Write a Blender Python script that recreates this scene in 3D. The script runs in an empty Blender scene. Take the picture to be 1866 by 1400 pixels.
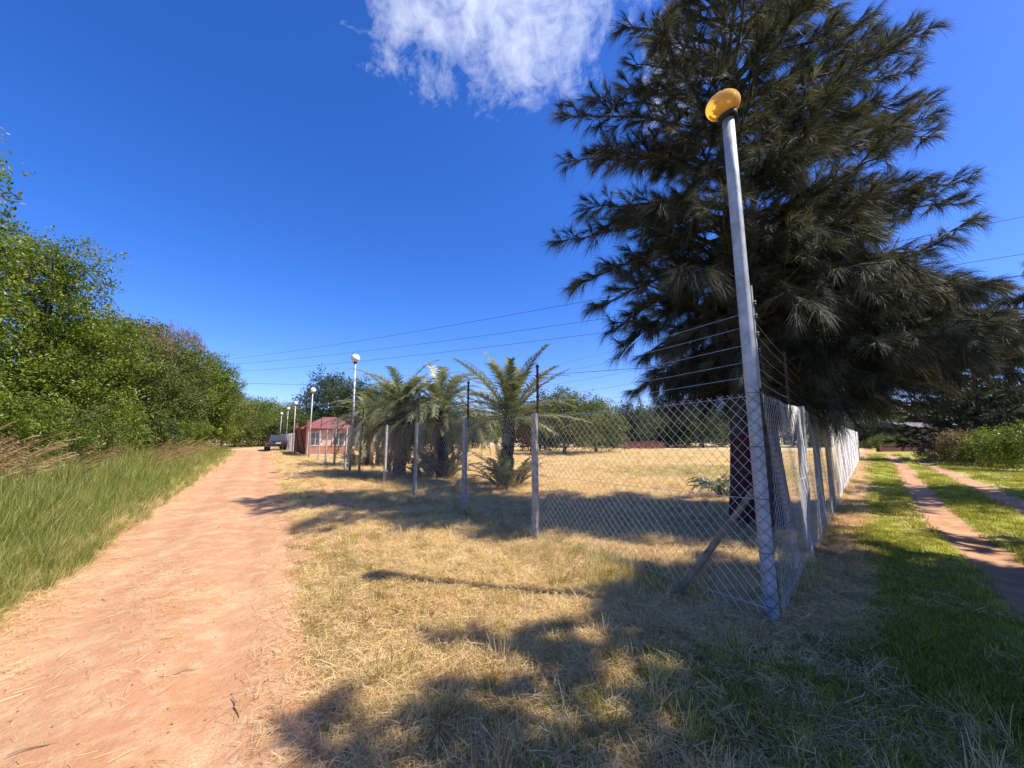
import bpy, math, random
import numpy as np
from mathutils import Vector

rng = np.random.default_rng(11)
random.seed(11)
S = bpy.context.scene
COL = S.collection

# ------------------------------------------------------------------ camera
EYE = 1.55
F = 729.0
PITCH = math.atan(97 / 729)
cam_d = bpy.data.cameras.new('camera')
cam = bpy.data.objects.new('camera', cam_d)
COL.objects.link(cam)
cam.location = (0, 0, EYE)
cam.rotation_euler = (math.pi / 2 + PITCH, 0, 0)
cam_d.sensor_width = 36
cam_d.lens = 36 * F / 1866
cam_d.clip_end = 3000
cam_d.clip_start = 0.05
S.camera = cam


def ray(px, py):
    u = (px - 933) / F
    v = (700 - py) / F
    return np.array([u, math.cos(PITCH) - math.sin(PITCH) * v, math.sin(PITCH) + math.cos(PITCH) * v])


def G(px, py, z=0.0):
    r = ray(px, py)
    t = (z - EYE) / r[2]
    return np.array([r[0] * t, r[1] * t])


def AT(px, py, Y):
    r = ray(px, py)
    t = Y / r[1]
    return np.array([r[0] * t, Y, EYE + r[2] * t])


# ------------------------------------------------------------------ tags
def tag(o, label=None, cat=None, group=None, kind=None):
    if label: o['label'] = label
    if cat: o['category'] = cat
    if group: o['group'] = group
    if kind: o['kind'] = kind
    return o


def empty(name, loc, rz=0.0):
    o = bpy.data.objects.new(name, None)
    o.location = loc
    o.rotation_euler = (0, 0, rz)
    o.empty_display_size = 0.2
    COL.objects.link(o)
    return o


def copy_tree(o, parent=None):
    c = o.copy()
    COL.objects.link(c)
    if parent is not None: c.parent = parent
    for ch in list(o.children):
        copy_tree(ch, c)
    return c


# ------------------------------------------------------------------ mesh builder
class MB:
    def __init__(s):
        s.v = []; s.n = 0; s.q = []; s.t = []; s.qt = []; s.tt = []; s.qm = []; s.tm = []

    def add(s, verts, quads=None, tris=None, tint=0.5, mi=0):
        verts = np.asarray(verts, np.float64).reshape(-1, 3)
        if quads is not None and len(quads):
            q = np.asarray(quads, np.int64).reshape(-1, 4) + s.n
            s.q.append(q); s.qt.append(np.broadcast_to(np.asarray(tint, float), (len(q),)).copy()); s.qm.append(np.full(len(q), mi))
        if tris is not None and len(tris):
            t = np.asarray(tris, np.int64).reshape(-1, 3) + s.n
            s.t.append(t); s.tt.append(np.broadcast_to(np.asarray(tint, float), (len(t),)).copy()); s.tm.append(np.full(len(t), mi))
        s.v.append(verts); s.n += len(verts)

    def mesh(s, name, mats, smooth=False):
        me = bpy.data.meshes.new(name)
        V = np.concatenate(s.v) if s.v else np.zeros((0, 3))
        Q = np.concatenate(s.q) if s.q else np.zeros((0, 4), np.int64)
        T = np.concatenate(s.t) if s.t else np.zeros((0, 3), np.int64)
        me.vertices.add(len(V)); me.vertices.foreach_set('co', V.astype(np.float32).ravel())
        me.loops.add(len(Q) * 4 + len(T) * 3)
        me.loops.foreach_set('vertex_index', np.concatenate([Q.ravel(), T.ravel()]).astype(np.int32))
        me.polygons.add(len(Q) + len(T))
        ls = np.concatenate([np.arange(len(Q)) * 4, len(Q) * 4 + np.arange(len(T)) * 3]).astype(np.int32)
        me.polygons.foreach_set('loop_start', ls)
        me.polygons.foreach_set('loop_total', np.concatenate([np.full(len(Q), 4), np.full(len(T), 3)]).astype(np.int32))
        mi = np.concatenate((s.qm or [np.zeros(0)]) + (s.tm or [np.zeros(0)])).astype(np.int32)
        me.polygons.foreach_set('material_index', mi)
        me.polygons.foreach_set('use_smooth', np.full(len(Q) + len(T), smooth))
        tint = np.concatenate((s.qt or [np.zeros(0)]) + (s.tt or [np.zeros(0)])).astype(np.float32)
        a = me.attributes.new('tint', 'FLOAT', 'FACE'); a.data.foreach_set('value', tint)
        me.update(calc_edges=True)
        for m in (mats if isinstance(mats, (list, tuple)) else [mats]): me.materials.append(m)
        return me

    def build(s, name, mats, parent=None, smooth=False):
        o = bpy.data.objects.new(name, s.mesh(name, mats, smooth))
        COL.objects.link(o)
        if parent is not None: o.parent = parent
        return o

    # shapes
    def box(s, c, d, rz=0.0, tint=0.5, mi=0, taper=1.0):
        c = np.array(c, float); d = np.array(d, float) / 2
        p = np.array([[x, y, z] for z in (-1, 1) for y in (-1, 1) for x in (-1, 1)], float)
        p[4:, :2] *= taper
        p = p * d
        cs, sn = math.cos(rz), math.sin(rz)
        p = np.stack([p[:, 0] * cs - p[:, 1] * sn, p[:, 0] * sn + p[:, 1] * cs, p[:, 2]], 1) + c
        s.add(p, quads=[[0, 2, 3, 1], [4, 5, 7, 6], [0, 1, 5, 4], [2, 6, 7, 3], [0, 4, 6, 2], [1, 3, 7, 5]], tint=tint, mi=mi)

    def tube(s, pts, rad, n=6, tint=0.5, mi=0, cap=True, rough=0.0):
        pts = np.asarray(pts, float); m = len(pts)
        rad = np.broadcast_to(np.asarray(rad, float), (m,))
        tan = np.gradient(pts, axis=0)
        tan /= np.linalg.norm(tan, axis=1)[:, None] + 1e-12
        ref = np.array([0, 0, 1.0]) if abs(tan[:, 2]).mean() < 0.8 else np.array([1.0, 0, 0])
        a = np.cross(tan, ref); a /= np.linalg.norm(a, axis=1)[:, None] + 1e-12
        b = np.cross(tan, a)
        th = np.arange(n) / n * 2 * math.pi
        rr = rad[:, None, None]
        if rough: rr = rr * (1 + rng.uniform(-rough, rough, (m, n, 1)))
        ring = pts[:, None, :] + rr * (np.cos(th)[None, :, None] * a[:, None, :] + np.sin(th)[None, :, None] * b[:, None, :])
        i = np.arange(m - 1)[:, None] * n; j = np.arange(n)[None, :]; k = (j + 1) % n
        q = np.stack([i + j, i + k, i + n + k, i + n + j], -1).reshape(-1, 4)
        V = ring.reshape(-1, 3); tr = []
        if cap:
            V = np.concatenate([V, pts[:1], pts[-1:]])
            c0, c1 = m * n, m * n + 1
            tr = [[c0, (x + 1) % n, x] for x in range(n)] + [[c1, (m - 1) * n + x, (m - 1) * n + (x + 1) % n] for x in range(n)]
        s.add(V, quads=q, tris=tr, tint=tint, mi=mi)

    def lathe(s, prof, n=20, c=(0, 0, 0), R=None, tint=0.5, mi=0):
        prof = np.asarray(prof, float); m = len(prof)
        th = np.arange(n) / n * 2 * math.pi
        V = np.stack([prof[:, 0:1] * np.cos(th), prof[:, 0:1] * np.sin(th), np.repeat(prof[:, 1:2], n, 1)], -1).reshape(-1, 3)
        if R is not None: V = V @ R.T
        V = V + np.array(c)
        i = np.arange(m - 1)[:, None] * n; j = np.arange(n)[None, :]; k = (j + 1) % n
        q = np.stack([i + j, i + k, i + n + k, i + n + j], -1).reshape(-1, 4)
        s.add(V, quads=q, tint=tint, mi=mi)

    def ribbons(s, P0, D, L, W, droop, side=None, tint=None, seg=2):
        """N tapered blades: start P0, direction D, length L, width W, droop pulls the tip down."""
        N = len(P0)
        D = D / (np.linalg.norm(D, axis=1)[:, None] + 1e-9)
        if side is None:
            r = rng.normal(size=(N, 3)); side = np.cross(D, r)
        side = side / (np.linalg.norm(side, axis=1)[:, None] + 1e-9)
        L = np.broadcast_to(L, (N,))[:, None]; W = np.broadcast_to(W, (N,))[:, None]
        droop = np.broadcast_to(droop, (N,))[:, None]
        rows = []
        for k in range(seg + 1):
            t = k / seg
            c = P0 + D * L * t + np.array([0, 0, -1.0]) * droop * L * t * t
            w = W * (1 - 0.35 * t) * 0.5
            if k < seg: rows += [c - side * w, c + side * w]
            else: rows += [c]
        V = np.stack(rows, 1)
        nv = 2 * seg + 1
        base = np.arange(N)[:, None] * nv
        qs = [np.stack([base[:, 0] + 2 * k, base[:, 0] + 2 * k + 1, base[:, 0] + 2 * k + 3, base[:, 0] + 2 * k + 2], 1) for k in range(seg - 1)]
        q = np.stack(qs, 1).reshape(-1, 4) if qs else np.zeros((0, 4), int)
        tr = np.stack([base[:, 0] + 2 * seg - 2, base[:, 0] + 2 * seg - 1, base[:, 0] + 2 * seg], 1)
        tt = rng.uniform(0, 1, N) if tint is None else np.broadcast_to(tint, (N,))
        n0 = s.n
        s.v.append(V.reshape(-1, 3)); s.n += N * nv
        if len(q): s.q.append(q + n0); s.qt.append(np.repeat(tt, seg - 1)); s.qm.append(np.zeros(len(q), int))
        s.t.append(tr + n0); s.tt.append(np.array(tt)); s.tm.append(np.zeros(N, int))

    def leaves(s, C, N, size, aspect=0.5, tint=None, w2=None):
        """rhombic leaves centred at C with normals N"""
        n = len(C)
        N = N / (np.linalg.norm(N, axis=1)[:, None] + 1e-9)
        a = np.cross(N, rng.normal(size=(n, 3))); a /= np.linalg.norm(a, axis=1)[:, None] + 1e-9
        b = np.cross(N, a)
        sz = np.broadcast_to(size, (n,))[:, None]
        fold = N * sz * 0.12
        V = np.stack([C - a * sz * .5, C - b * sz * .5 * aspect + fold, C + a * sz * .5, C + b * sz * .5 * aspect + fold], 1).reshape(-1, 3)
        q = np.arange(n * 4).reshape(-1, 4)
        s.add(V, quads=q, tint=(rng.uniform(0, 1, n) if tint is None else tint))


# ------------------------------------------------------------------ materials
def new_mat(name):
    m = bpy.data.materials.new(name); m.use_nodes = True
    nt = m.node_tree; nt.nodes.clear()
    out = nt.nodes.new('ShaderNodeOutputMaterial')
    return m, nt, out


def ramp(nt, stops, fac=None):
    r = nt.nodes.new('ShaderNodeValToRGB')
    el = r.color_ramp.elements
    while len(el) > 1: el.remove(el[-1])
    el[0].position = stops[0][0]; el[0].color = (*stops[0][1], 1)
    for p, c in stops[1:]:
        e = el.new(p); e.color = (*c, 1)
    if fac is not None: nt.links.new(fac, r.inputs['Fac'])
    return r.outputs['Color']


def noise(nt, scale, detail=5, rough=0.6, coord=None, dim='3D'):
    n = nt.nodes.new('ShaderNodeTexNoise'); n.inputs['Scale'].default_value = scale
    n.inputs['Detail'].default_value = detail; n.inputs['Roughness'].default_value = rough
    if coord is None:
        tc = nt.nodes.new('ShaderNodeTexCoord'); coord = tc.outputs['Object']
    nt.links.new(coord, n.inputs['Vector'])
    return n.outputs['Fac']


def mixc(nt, fac, a, b, mode='MIX'):
    m = nt.nodes.new('ShaderNodeMix'); m.data_type = 'RGBA'; m.blend_type = mode
    for i, x in ((0, fac), (6, a), (7, b)):
        if isinstance(x, (int, float)): m.inputs[i].default_value = x
        elif isinstance(x, tuple): m.inputs[i].default_value = (*x, 1)
        else: nt.links.new(x, m.inputs[i])
    return m.outputs[2]


def math_n(nt, op, a, b=None, clamp=False):
    m = nt.nodes.new('ShaderNodeMath'); m.operation = op; m.use_clamp = clamp
    for i, x in enumerate((a, b)):
        if x is None: continue
        if isinstance(x, (int, float)): m.inputs[i].default_value = x
        else: nt.links.new(x, m.inputs[i])
    return m.outputs[0]


def solid(name, stops, scale=8, rough=0.8, bump=0.0, bscale=None, metal=0.0, spec=0.4, detail=6):
    m, nt, out = new_mat(name)
    b = nt.nodes.new('ShaderNodeBsdfPrincipled')
    n = noise(nt, scale, detail)
    nt.links.new(ramp(nt, stops, n), b.inputs['Base Color'])
    b.inputs['Roughness'].default_value = rough; b.inputs['Metallic'].default_value = metal
    b.inputs['Specular IOR Level'].default_value = spec
    if bump:
        bp = nt.nodes.new('ShaderNodeBump'); bp.inputs['Strength'].default_value = bump; bp.inputs['Distance'].default_value = 0.02
        nt.links.new(noise(nt, bscale or scale * 3, 6), bp.inputs['Height']); nt.links.new(bp.outputs['Normal'], b.inputs['Normal'])
    nt.links.new(b.outputs[0], out.inputs[0])
    return m


def leafmat(name, stops, trans=0.3, rough=0.5, spec=0.35, clump=1.2, inst=False, tcol=1.3):
    """foliage: colour from the per-face tint, a slow noise between clumps and (instances) a random per tuft"""
    m, nt, out = new_mat(name)
    at = nt.nodes.new('ShaderNodeAttribute'); at.attribute_name = 'tint'
    tc = nt.nodes.new('ShaderNodeTexCoord')
    if inst:
        oi = nt.nodes.new('ShaderNodeObjectInfo'); slow = oi.outputs['Random']
    else:
        slow = noise(nt, clump, 3, 0.6, tc.outputs['Object'])
    f = math_n(nt, 'ADD', math_n(nt, 'MULTIPLY', at.outputs['Fac'], 0.5), math_n(nt, 'MULTIPLY', slow, 0.5))
    col = ramp(nt, stops, f)
    d = nt.nodes.new('ShaderNodeBsdfPrincipled'); nt.links.new(col, d.inputs['Base Color'])
    d.inputs['Roughness'].default_value = rough; d.inputs['Specular IOR Level'].default_value = spec
    t = nt.nodes.new('ShaderNodeBsdfTranslucent')
    hc = mixc(nt, 1.0, col, (tcol, tcol, tcol * 0.6), 'MULTIPLY')
    nt.links.new(hc, t.inputs['Color'])
    mx = nt.nodes.new('ShaderNodeMixShader'); mx.inputs[0].default_value = trans
    nt.links.new(d.outputs[0], mx.inputs[1]); nt.links.new(t.outputs[0], mx.inputs[2])
    nt.links.new(mx.outputs[0], out.inputs[0])
    return m


M = {}
M['galv'] = solid('galvanised_steel', [(0.35, (.30, .31, .33)), (0.5, (.42, .43, .45)), (0.7, (.54, .55, .57))], 7, .55, .08, 60, .35)
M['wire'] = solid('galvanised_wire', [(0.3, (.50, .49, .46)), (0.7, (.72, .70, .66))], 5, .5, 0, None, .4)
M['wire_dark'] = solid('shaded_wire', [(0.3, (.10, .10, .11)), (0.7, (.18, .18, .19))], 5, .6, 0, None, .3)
M['wire_old'] = solid('weathered_wire', [(0.3, (.60, .57, .55)), (0.7, (.85, .82, .80))], 3, .5, 0, None, .2)
M['concrete'] = solid('post_concrete', [(0.3, (.22, .20, .17)), (0.5, (.36, .33, .29)), (0.72, (.50, .46, .40))], 14, .9, .3, 60)
M['pipe_rust'] = solid('rusty_bracket', [(0.3, (.05, .03, .025)), (0.6, (.10, .055, .04)), (0.8, (.16, .09, .06))], 20, .8, .2)
M['wood'] = solid('weathered_wood', [(0.3, (.13, .09, .055)), (0.55, (.28, .21, .14)), (0.8, (.42, .33, .22))], 9, .85, .4, 40)
M['black'] = solid('black_plastic', [(0.3, (.012, .011, .011)), (0.7, (.03, .025, .025))], 20, .5)
M['globe'] = solid('white_globe', [(0.3, (.75, .73, .68)), (0.7, (.86, .85, .80))], 6, .3)
M['bark'] = solid('casuarina_bark', [(0.3, (.035, .028, .024)), (0.5, (.085, .068, .058)), (0.72, (.16, .135, .12))], 9, .95, 1.0, 22)
M['bark_red'] = solid('red_dusted_bark', [(0.3, (.05, .015, .010)), (0.55, (.09, .028, .019)), (0.8, (.14, .05, .035))], 10, .95, .6, 30)
M['bark2'] = solid('tree_bark', [(0.3, (.05, .04, .03)), (0.6, (.12, .095, .075)), (0.8, (.2, .17, .14))], 8, .95, .8, 20)
M['palm_trunk'] = solid('palm_trunk', [(0.3, (.012, .009, .007)), (0.55, (.035, .026, .02)), (0.8, (.10, .075, .05))], 14, .95, 1.0, 25)
M['palm_trunk_pale'] = solid('palm_trunk_pale', [(0.3, (.10, .07, .06)), (0.55, (.20, .15, .13)), (0.8, (.32, .25, .22))], 14, .95, 1.0, 25)


# bowl lamp: thin weathered amber plastic
def amber():
    m, nt, out = new_mat('amber_plastic')
    col = ramp(nt, [(0.3, (.92, .62, .20)), (0.55, (.97, .76, .32)), (0.75, (.97, .82, .42))], noise(nt, 9, 4))
    col = mixc(nt, math_n(nt, 'MULTIPLY', ramp(nt, [(0.60, (0, 0, 0)), (0.72, (1, 1, 1))], noise(nt, 22, 5, .7)), .6), col, (.30, .15, .05))
    d = nt.nodes.new('ShaderNodeBsdfPrincipled'); nt.links.new(col, d.inputs['Base Color']); d.inputs['Roughness'].default_value = .75; d.inputs['Specular IOR Level'].default_value = .15
    t = nt.nodes.new('ShaderNodeBsdfTranslucent'); nt.links.new(col, t.inputs['Color'])
    mx = nt.nodes.new('ShaderNodeMixShader'); mx.inputs[0].default_value = .7
    nt.links.new(d.outputs[0], mx.inputs[1]); nt.links.new(t.outputs[0], mx.inputs[2]); nt.links.new(mx.outputs[0], out.inputs[0])
    return m
M['amber'] = amber()

M['needle'] = leafmat('casuarina_needles', [(0.2, (.016, .018, .012)), (0.45, (.060, .062, .036)), (0.66, (.17, .165, .10)), (0.86, (.40, .37, .26))], .15, .6, .25, .9)
M['needle_dark'] = leafmat('dark_needles', [(0.15, (.012, .018, .008)), (0.5, (.03, .04, .016)), (0.9, (.075, .08, .036))], .2, .6, .25, .9)
M['leaf'] = leafmat('bright_leaves', [(0.15, (.05, .08, .010)), (0.4, (.105, .155, .014)), (0.65, (.20, .24, .02)), (0.9, (.33, .33, .06))], .35, .42, .4, .7)
M['leaf_olive'] = leafmat('olive_leaves', [(0.15, (.05, .07, .014)), (0.45, (.10, .13, .022)), (0.7, (.17, .19, .04)), (0.92, (.34, .26, .09))], .32, .5, .35, .7)
M['leaf_dark'] = leafmat('dark_leaves', [(0.15, (.022, .04, .012)), (0.45, (.042, .072, .018)), (0.75, (.08, .105, .028)), (0.95, (.14, .13, .05))], .28, .5, .35, .7)
M['leaf_blue'] = leafmat('grey_green_leaves', [(0.15, (.03, .055, .03)), (0.5, (.065, .10, .055)), (0.9, (.14, .17, .10))], .25, .5, .35, .7)
M['leaf_brown'] = leafmat('brown_seed_heads', [(0.2, (.12, .08, .045)), (0.55, (.24, .17, .10)), (0.9, (.38, .28, .18))], .3, .7, .2, .9)
M['leaf_yellow'] = leafmat('yellow_leaves', [(0.2, (.22, .16, .02)), (0.6, (.40, .28, .04)), (0.9, (.5, .38, .08))], .35, .5, .3, .9)
M['frond'] = leafmat('palm_fronds', [(0.15, (.06, .08, .03)), (0.45, (.17, .19, .085)), (0.7, (.34, .35, .19)), (0.88, (.50, .47, .29))], .25, .38, .5, 1.2)
M['frond_dead'] = leafmat('dead_fronds', [(0.15, (.12, .07, .035)), (0.5, (.26, .17, .09)), (0.9, (.42, .31, .18))], .25, .7, .2, 1.2)
M['straw'] = leafmat('straw', [(0.12, (.22, .13, .06)), (0.35, (.64, .46, .22)), (0.7, (.82, .64, .35)), (0.95, (.88, .76, .50))], .38, .6, .25, 1, True)
M['grass_tall'] = leafmat('tall_grass', [(0.1, (.06, .09, .014)), (0.35, (.15, .195, .03)), (0.65, (.29, .31, .06)), (0.85, (.52, .46, .17))], .38, .5, .3, 1, True)
M['grass_short'] = leafmat('short_grass', [(0.1, (.10, .105, .014)), (0.4, (.27, .265, .03)), (0.7, (.44, .41, .06)), (0.92, (.62, .53, .18))], .35, .5, .3, 1, True)
M['plume'] = leafmat('grass_plumes', [(0.1, (.24, .14, .06)), (0.5, (.44, .29, .14)), (0.9, (.66, .50, .28))], .35, .6, .2, 1, True)


def lit_ground(name, kind):
    m, nt, out = new_mat(name)
    b = nt.nodes.new('ShaderNodeBsdfPrincipled'); b.inputs['Roughness'].default_value = .95; b.inputs['Specular IOR Level'].default_value = .12
    tc = nt.nodes.new('ShaderNodeTexCoord'); P = tc.outputs['Object']
    n1 = noise(nt, .6, 6, .6, P); n2 = noise(nt, 4.5, 6, .65, P); n3 = noise(nt, 38, 5, .7, P)
    soil = mixc(nt, ramp(nt, [(0.35, (0, 0, 0)), (0.65, (1, 1, 1))], n1), (.43, .21, .10), (.51, .28, .145))
    soil = mixc(nt, ramp(nt, [(0.48, (0, 0, 0)), (0.75, (1, 1, 1))], n2), soil, (.58, .375, .215))
    soil = mixc(nt, math_n(nt, 'MULTIPLY', ramp(nt, [(0.55, (0, 0, 0)), (0.72, (1, 1, 1))], n3), .4), soil, (.36, .18, .10))
    gr = noise(nt, 170, 3, .8, P)
    soil = mixc(nt, math_n(nt, 'MULTIPLY', ramp(nt, [(0.56, (0, 0, 0)), (0.68, (1, 1, 1))], gr), .45), soil, (.27, .13, .075))
    soil = mixc(nt, math_n(nt, 'MULTIPLY', ramp(nt, [(0.30, (1, 1, 1)), (0.42, (0, 0, 0))], gr), .45), soil, (.76, .55, .36))
    if kind == 'road':
        # stretched straw-dust streaks down the middle
        mp = nt.nodes.new('ShaderNodeMapping'); mp.inputs['Rotation'].default_value = (0, 0, -.55); mp.inputs['Scale'].default_value = (1.6, .8, 1)
        nt.links.new(P, mp.inputs['Vector'])
        st = noise(nt, 1.3, 5, .6, mp.outputs[0])
        sp = noise(nt, 90, 4, .8, P)
        fac = math_n(nt, 'MULTIPLY', ramp(nt, [(0.5, (0, 0, 0)), (0.68, (1, 1, 1))], st), ramp(nt, [(0.45, (.15, .15, .15)), (0.6, (1, 1, 1))], sp))
        col = mixc(nt, math_n(nt, 'MULTIPLY', fac, .55), soil, (.74, .56, .33))
    else:
        at = nt.nodes.new('ShaderNodeAttribute'); at.attribute_name = 'zone'
        sep = nt.nodes.new('ShaderNodeSeparateColor'); nt.links.new(at.outputs['Color'], sep.inputs[0])
        strawc = ramp(nt, [(0.3, (.38, .24, .12)), (0.5, (.60, .43, .23)), (0.7, (.78, .59, .35))], noise(nt, 22, 7, .75, P))
        green = ramp(nt, [(0.3, (.16, .17, .025)), (0.55, (.34, .34, .05)), (0.75, (.50, .44, .12))], noise(nt, 14, 7, .7, P))
        e = nt.nodes.new('ShaderNodeMapRange'); e.inputs[1].default_value = -.25; e.inputs[2].default_value = .25
        nt.links.new(math_n(nt, 'SUBTRACT', sep.outputs[0], math_n(nt, 'ADD', math_n(nt, 'MULTIPLY', n2, .6), .2)), e.inputs[0])
        col = mixc(nt, e.outputs[0], soil, strawc)
        e2 = nt.nodes.new('ShaderNodeMapRange'); e2.inputs[1].default_value = -.2; e2.inputs[2].default_value = .25
        nt.links.new(math_n(nt, 'SUBTRACT', sep.outputs[1], math_n(nt, 'ADD', math_n(nt, 'MULTIPLY', n2, .7), .15)), e2.inputs[0])
        col = mixc(nt, e2.outputs[0], col, green)
        shadec = ramp(nt, [(0.3, (.035, .024, .016)), (0.6, (.09, .065, .042)), (0.8, (.18, .135, .09))], noise(nt, 30, 6, .7, P))  # dark brown that paints tree shade into the ground colour
        col = mixc(nt, math_n(nt, 'MULTIPLY', sep.outputs[2], .92), col, shadec)
    nt.links.new(col, b.inputs['Base Color'])
    bp = nt.nodes.new('ShaderNodeBump'); bp.inputs['Strength'].default_value = .8; bp.inputs['Distance'].default_value = .02
    h = math_n(nt, 'ADD', math_n(nt, 'MULTIPLY', n3, .5), math_n(nt, 'MULTIPLY', noise(nt, 12, 6, .6, P), 1.2))
    nt.links.new(h, bp.inputs['Height']); nt.links.new(bp.outputs[0], b.inputs['Normal'])
    nt.links.new(b.outputs[0], out.inputs[0])
    return m
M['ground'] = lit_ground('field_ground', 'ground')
M['road'] = lit_ground('dirt_road', 'road')

# ------------------------------------------------------------------ terrain functions
_W = [(rng.uniform(-1, 1, 2), rng.uniform(0, 6.28)) for _ in range(24)]


def wn(x, y, f, k0=0, n=6):
    z = 0
    for (w, p) in _W[k0:k0 + n]:
        w = w / (np.linalg.norm(w) + 1e-9)
        z = z + np.sin((x * w[0] + y * w[1]) * f * (0.7 + 0.6 * abs(w[0])) + p + 1.7 * np.sin((x * w[1] - y * w[0]) * f * .43 + p * 2))
    return z / n


SL = np.array([-.5239, .8518])       # road direction
def road_sd(x, y):
    s = (x + 2.92) * SL[0] + (y - 3.46) * SL[1]
    d = (x + 2.92) * .8518 + (y - 3.46) * .5239
    d = d + np.clip(s - 44, 0, 60) ** 2 * .03
    return s, d


def half_w(s):
    return 1.0 + .009 * np.clip(s, 0, 40)


C0 = G(1408, 1135)                                  # corner post
LA = math.radians(33.0); DL = np.array([-math.sin(LA), math.cos(LA)])
RA = math.radians(41.6); DR = np.array([math.sin(RA), math.cos(RA)])
NL = np.array([-DL[1], DL[0]])                       # outward of the left fence
NR = np.array([DR[1], -DR[0]])                       # outward of the right fence


def side_left(x, y):                                 # >0 outside the left fence
    return (x - C0[0]) * NL[0] + (y - C0[1]) * NL[1]


def side_right(x, y):
    return (x - C0[0]) * NR[0] + (y - C0[1]) * NR[1]


RUT1 = np.array([G(2500, 1500), G(1990, 1180), G(1865, 1062), G(1795, 1003), G(1722, 950), G(1682, 900), G(1655, 865), G(1640, 846), G(1620, 829.5), G(1590, 822)])
RUT2 = np.array([G(2500, 1180), G(2000, 985), G(1866, 925), G(1800, 892), G(1740, 866), G(1700, 850), G(1675, 839), G(1650, 831), G(1615, 824)])


def resample(P, step):
    d = np.r_[0, np.cumsum(np.linalg.norm(np.diff(P, axis=0), axis=1))]
    t = np.arange(0, d[-1], step)
    # Catmull-like smoothing through dense linear + box filter
    Q = np.stack([np.interp(t, d, P[:, i]) for i in range(P.shape[1])], 1)
    k = max(3, int(2.0 / step)) | 1
    pad = np.concatenate([np.repeat(Q[:1], k // 2, 0), Q, np.repeat(Q[-1:], k // 2, 0)])
    ker = np.ones(k) / k
    return np.stack([np.convolve(pad[:, i], ker, 'valid') for i in range(P.shape[1])], 1)


R1 = resample(RUT1, .2); R2 = resample(RUT2, .2)


def dist_poly(x, y, P):
    shp = np.shape(x); X = np.ravel(x); Y = np.ravel(y)
    out = np.full(X.shape, 99.0)
    sel = (X > 0) & (X < 70) & (Y > -15) & (Y < 70)
    idx = np.nonzero(sel)[0]
    for a in range(0, len(idx), 20000):
        ii = idx[a:a + 20000]
        out[ii] = np.sqrt(((X[ii, None] - P[None, ::2, 0]) ** 2 + (Y[ii, None] - P[None, ::2, 1]) ** 2).min(1))
    return out.reshape(shp)


def sstep(a, b, x):
    t = np.clip((x - a) / (b - a), 0, 1); return t * t * (3 - 2 * t)


def base_h(x, y):
    near = 1 / (1 + (x * x + y * y) / 900)
    return near * (.03 * wn(x, y, .55) + .018 * wn(x, y, 1.9, 6))


def ground_z(x, y):
    x = np.asarray(x, float); y = np.asarray(y, float)
    s, d = road_sd(x, y); w = half_w(s)
    j = .16 * wn(x, y, 2.3, 10, 7) + .07 * wn(x, y, 8.5, 3, 8)
    z = base_h(x, y) + .012 * wn(x, y, 6.5, 12, 8)
    inside = np.where(d > 0, 1 - sstep(w - .12, w + .22, d + j), 1 - sstep(w - .2, w + .5, -d + j))
    bank = .06 * sstep(0, .9, d - w) * (1 - sstep(1.8, 4, d - w)) * (s < 60) + .05 * sstep(0, 1, -d - w)
    z = z + bank
    z = z * (1 - inside) + (-.09) * inside
    far = sstep(52, 60, s)
    z = z * 1.0 + 0 * far
    r = np.minimum(dist_poly(x, y, R1), dist_poly(x, y, R2)) + .08 * wn(x, y, 5, 4, 8)
    z = z - .10 * (1 - sstep(.16, .42, r))
    return z


def road_z(x, y):
    s, d = road_sd(x, y)
    rut = -.035 * np.exp(-((d - .55) / .2) ** 2) - .032 * np.exp(-((d + .55) / .22) ** 2) + .012 * np.exp(-(d / .25) ** 2) + .005 * wn(x, y, 14, 3, 9) + .003 * wn(x, y, 30, 8, 9)
    return -.012 + rut + .012 * wn(x, y, 1.6, 2) + .006 * wn(x, y, 6, 9) + .25 * base_h(x, y)


# ------------------------------------------------------------------ ground sheet
def grid_axis(c, near, far, n, power=3.2):
    t = np.linspace(-1, 1, n)
    return c + np.sinh(t * power) / math.sinh(power) * far


gx = grid_axis(0, 0, 700, 620, 7.0); gy = grid_axis(5, 0, 700, 620, 7.0)
X, Y = np.meshgrid(gx, gy, indexing='xy')
Z = ground_z(X, Y)
mb = MB()
nx = len(gx); ny = len(gy)
ii = (np.arange(ny - 1)[:, None] * nx + np.arange(nx - 1)[None, :])
quads = np.stack([ii, ii + 1, ii + nx + 1, ii + nx], -1).reshape(-1, 4)
mb.add(np.stack([X, Y, Z], -1).reshape(-1, 3), quads=quads)
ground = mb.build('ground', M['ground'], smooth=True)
tag(ground, kind='structure')


def painted_shade(x, y):
    # shade of the near-right trees, painted in as dark brown ground colour
    return sstep(.0, 1.3, x + .35 * wn(x, y, 1.8, 6)) * sstep(3.9, 2.9, y - .12 * x + .3 * wn(x, y, 1.5, 11)) * (side_left(x, y) > -.2)


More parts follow.
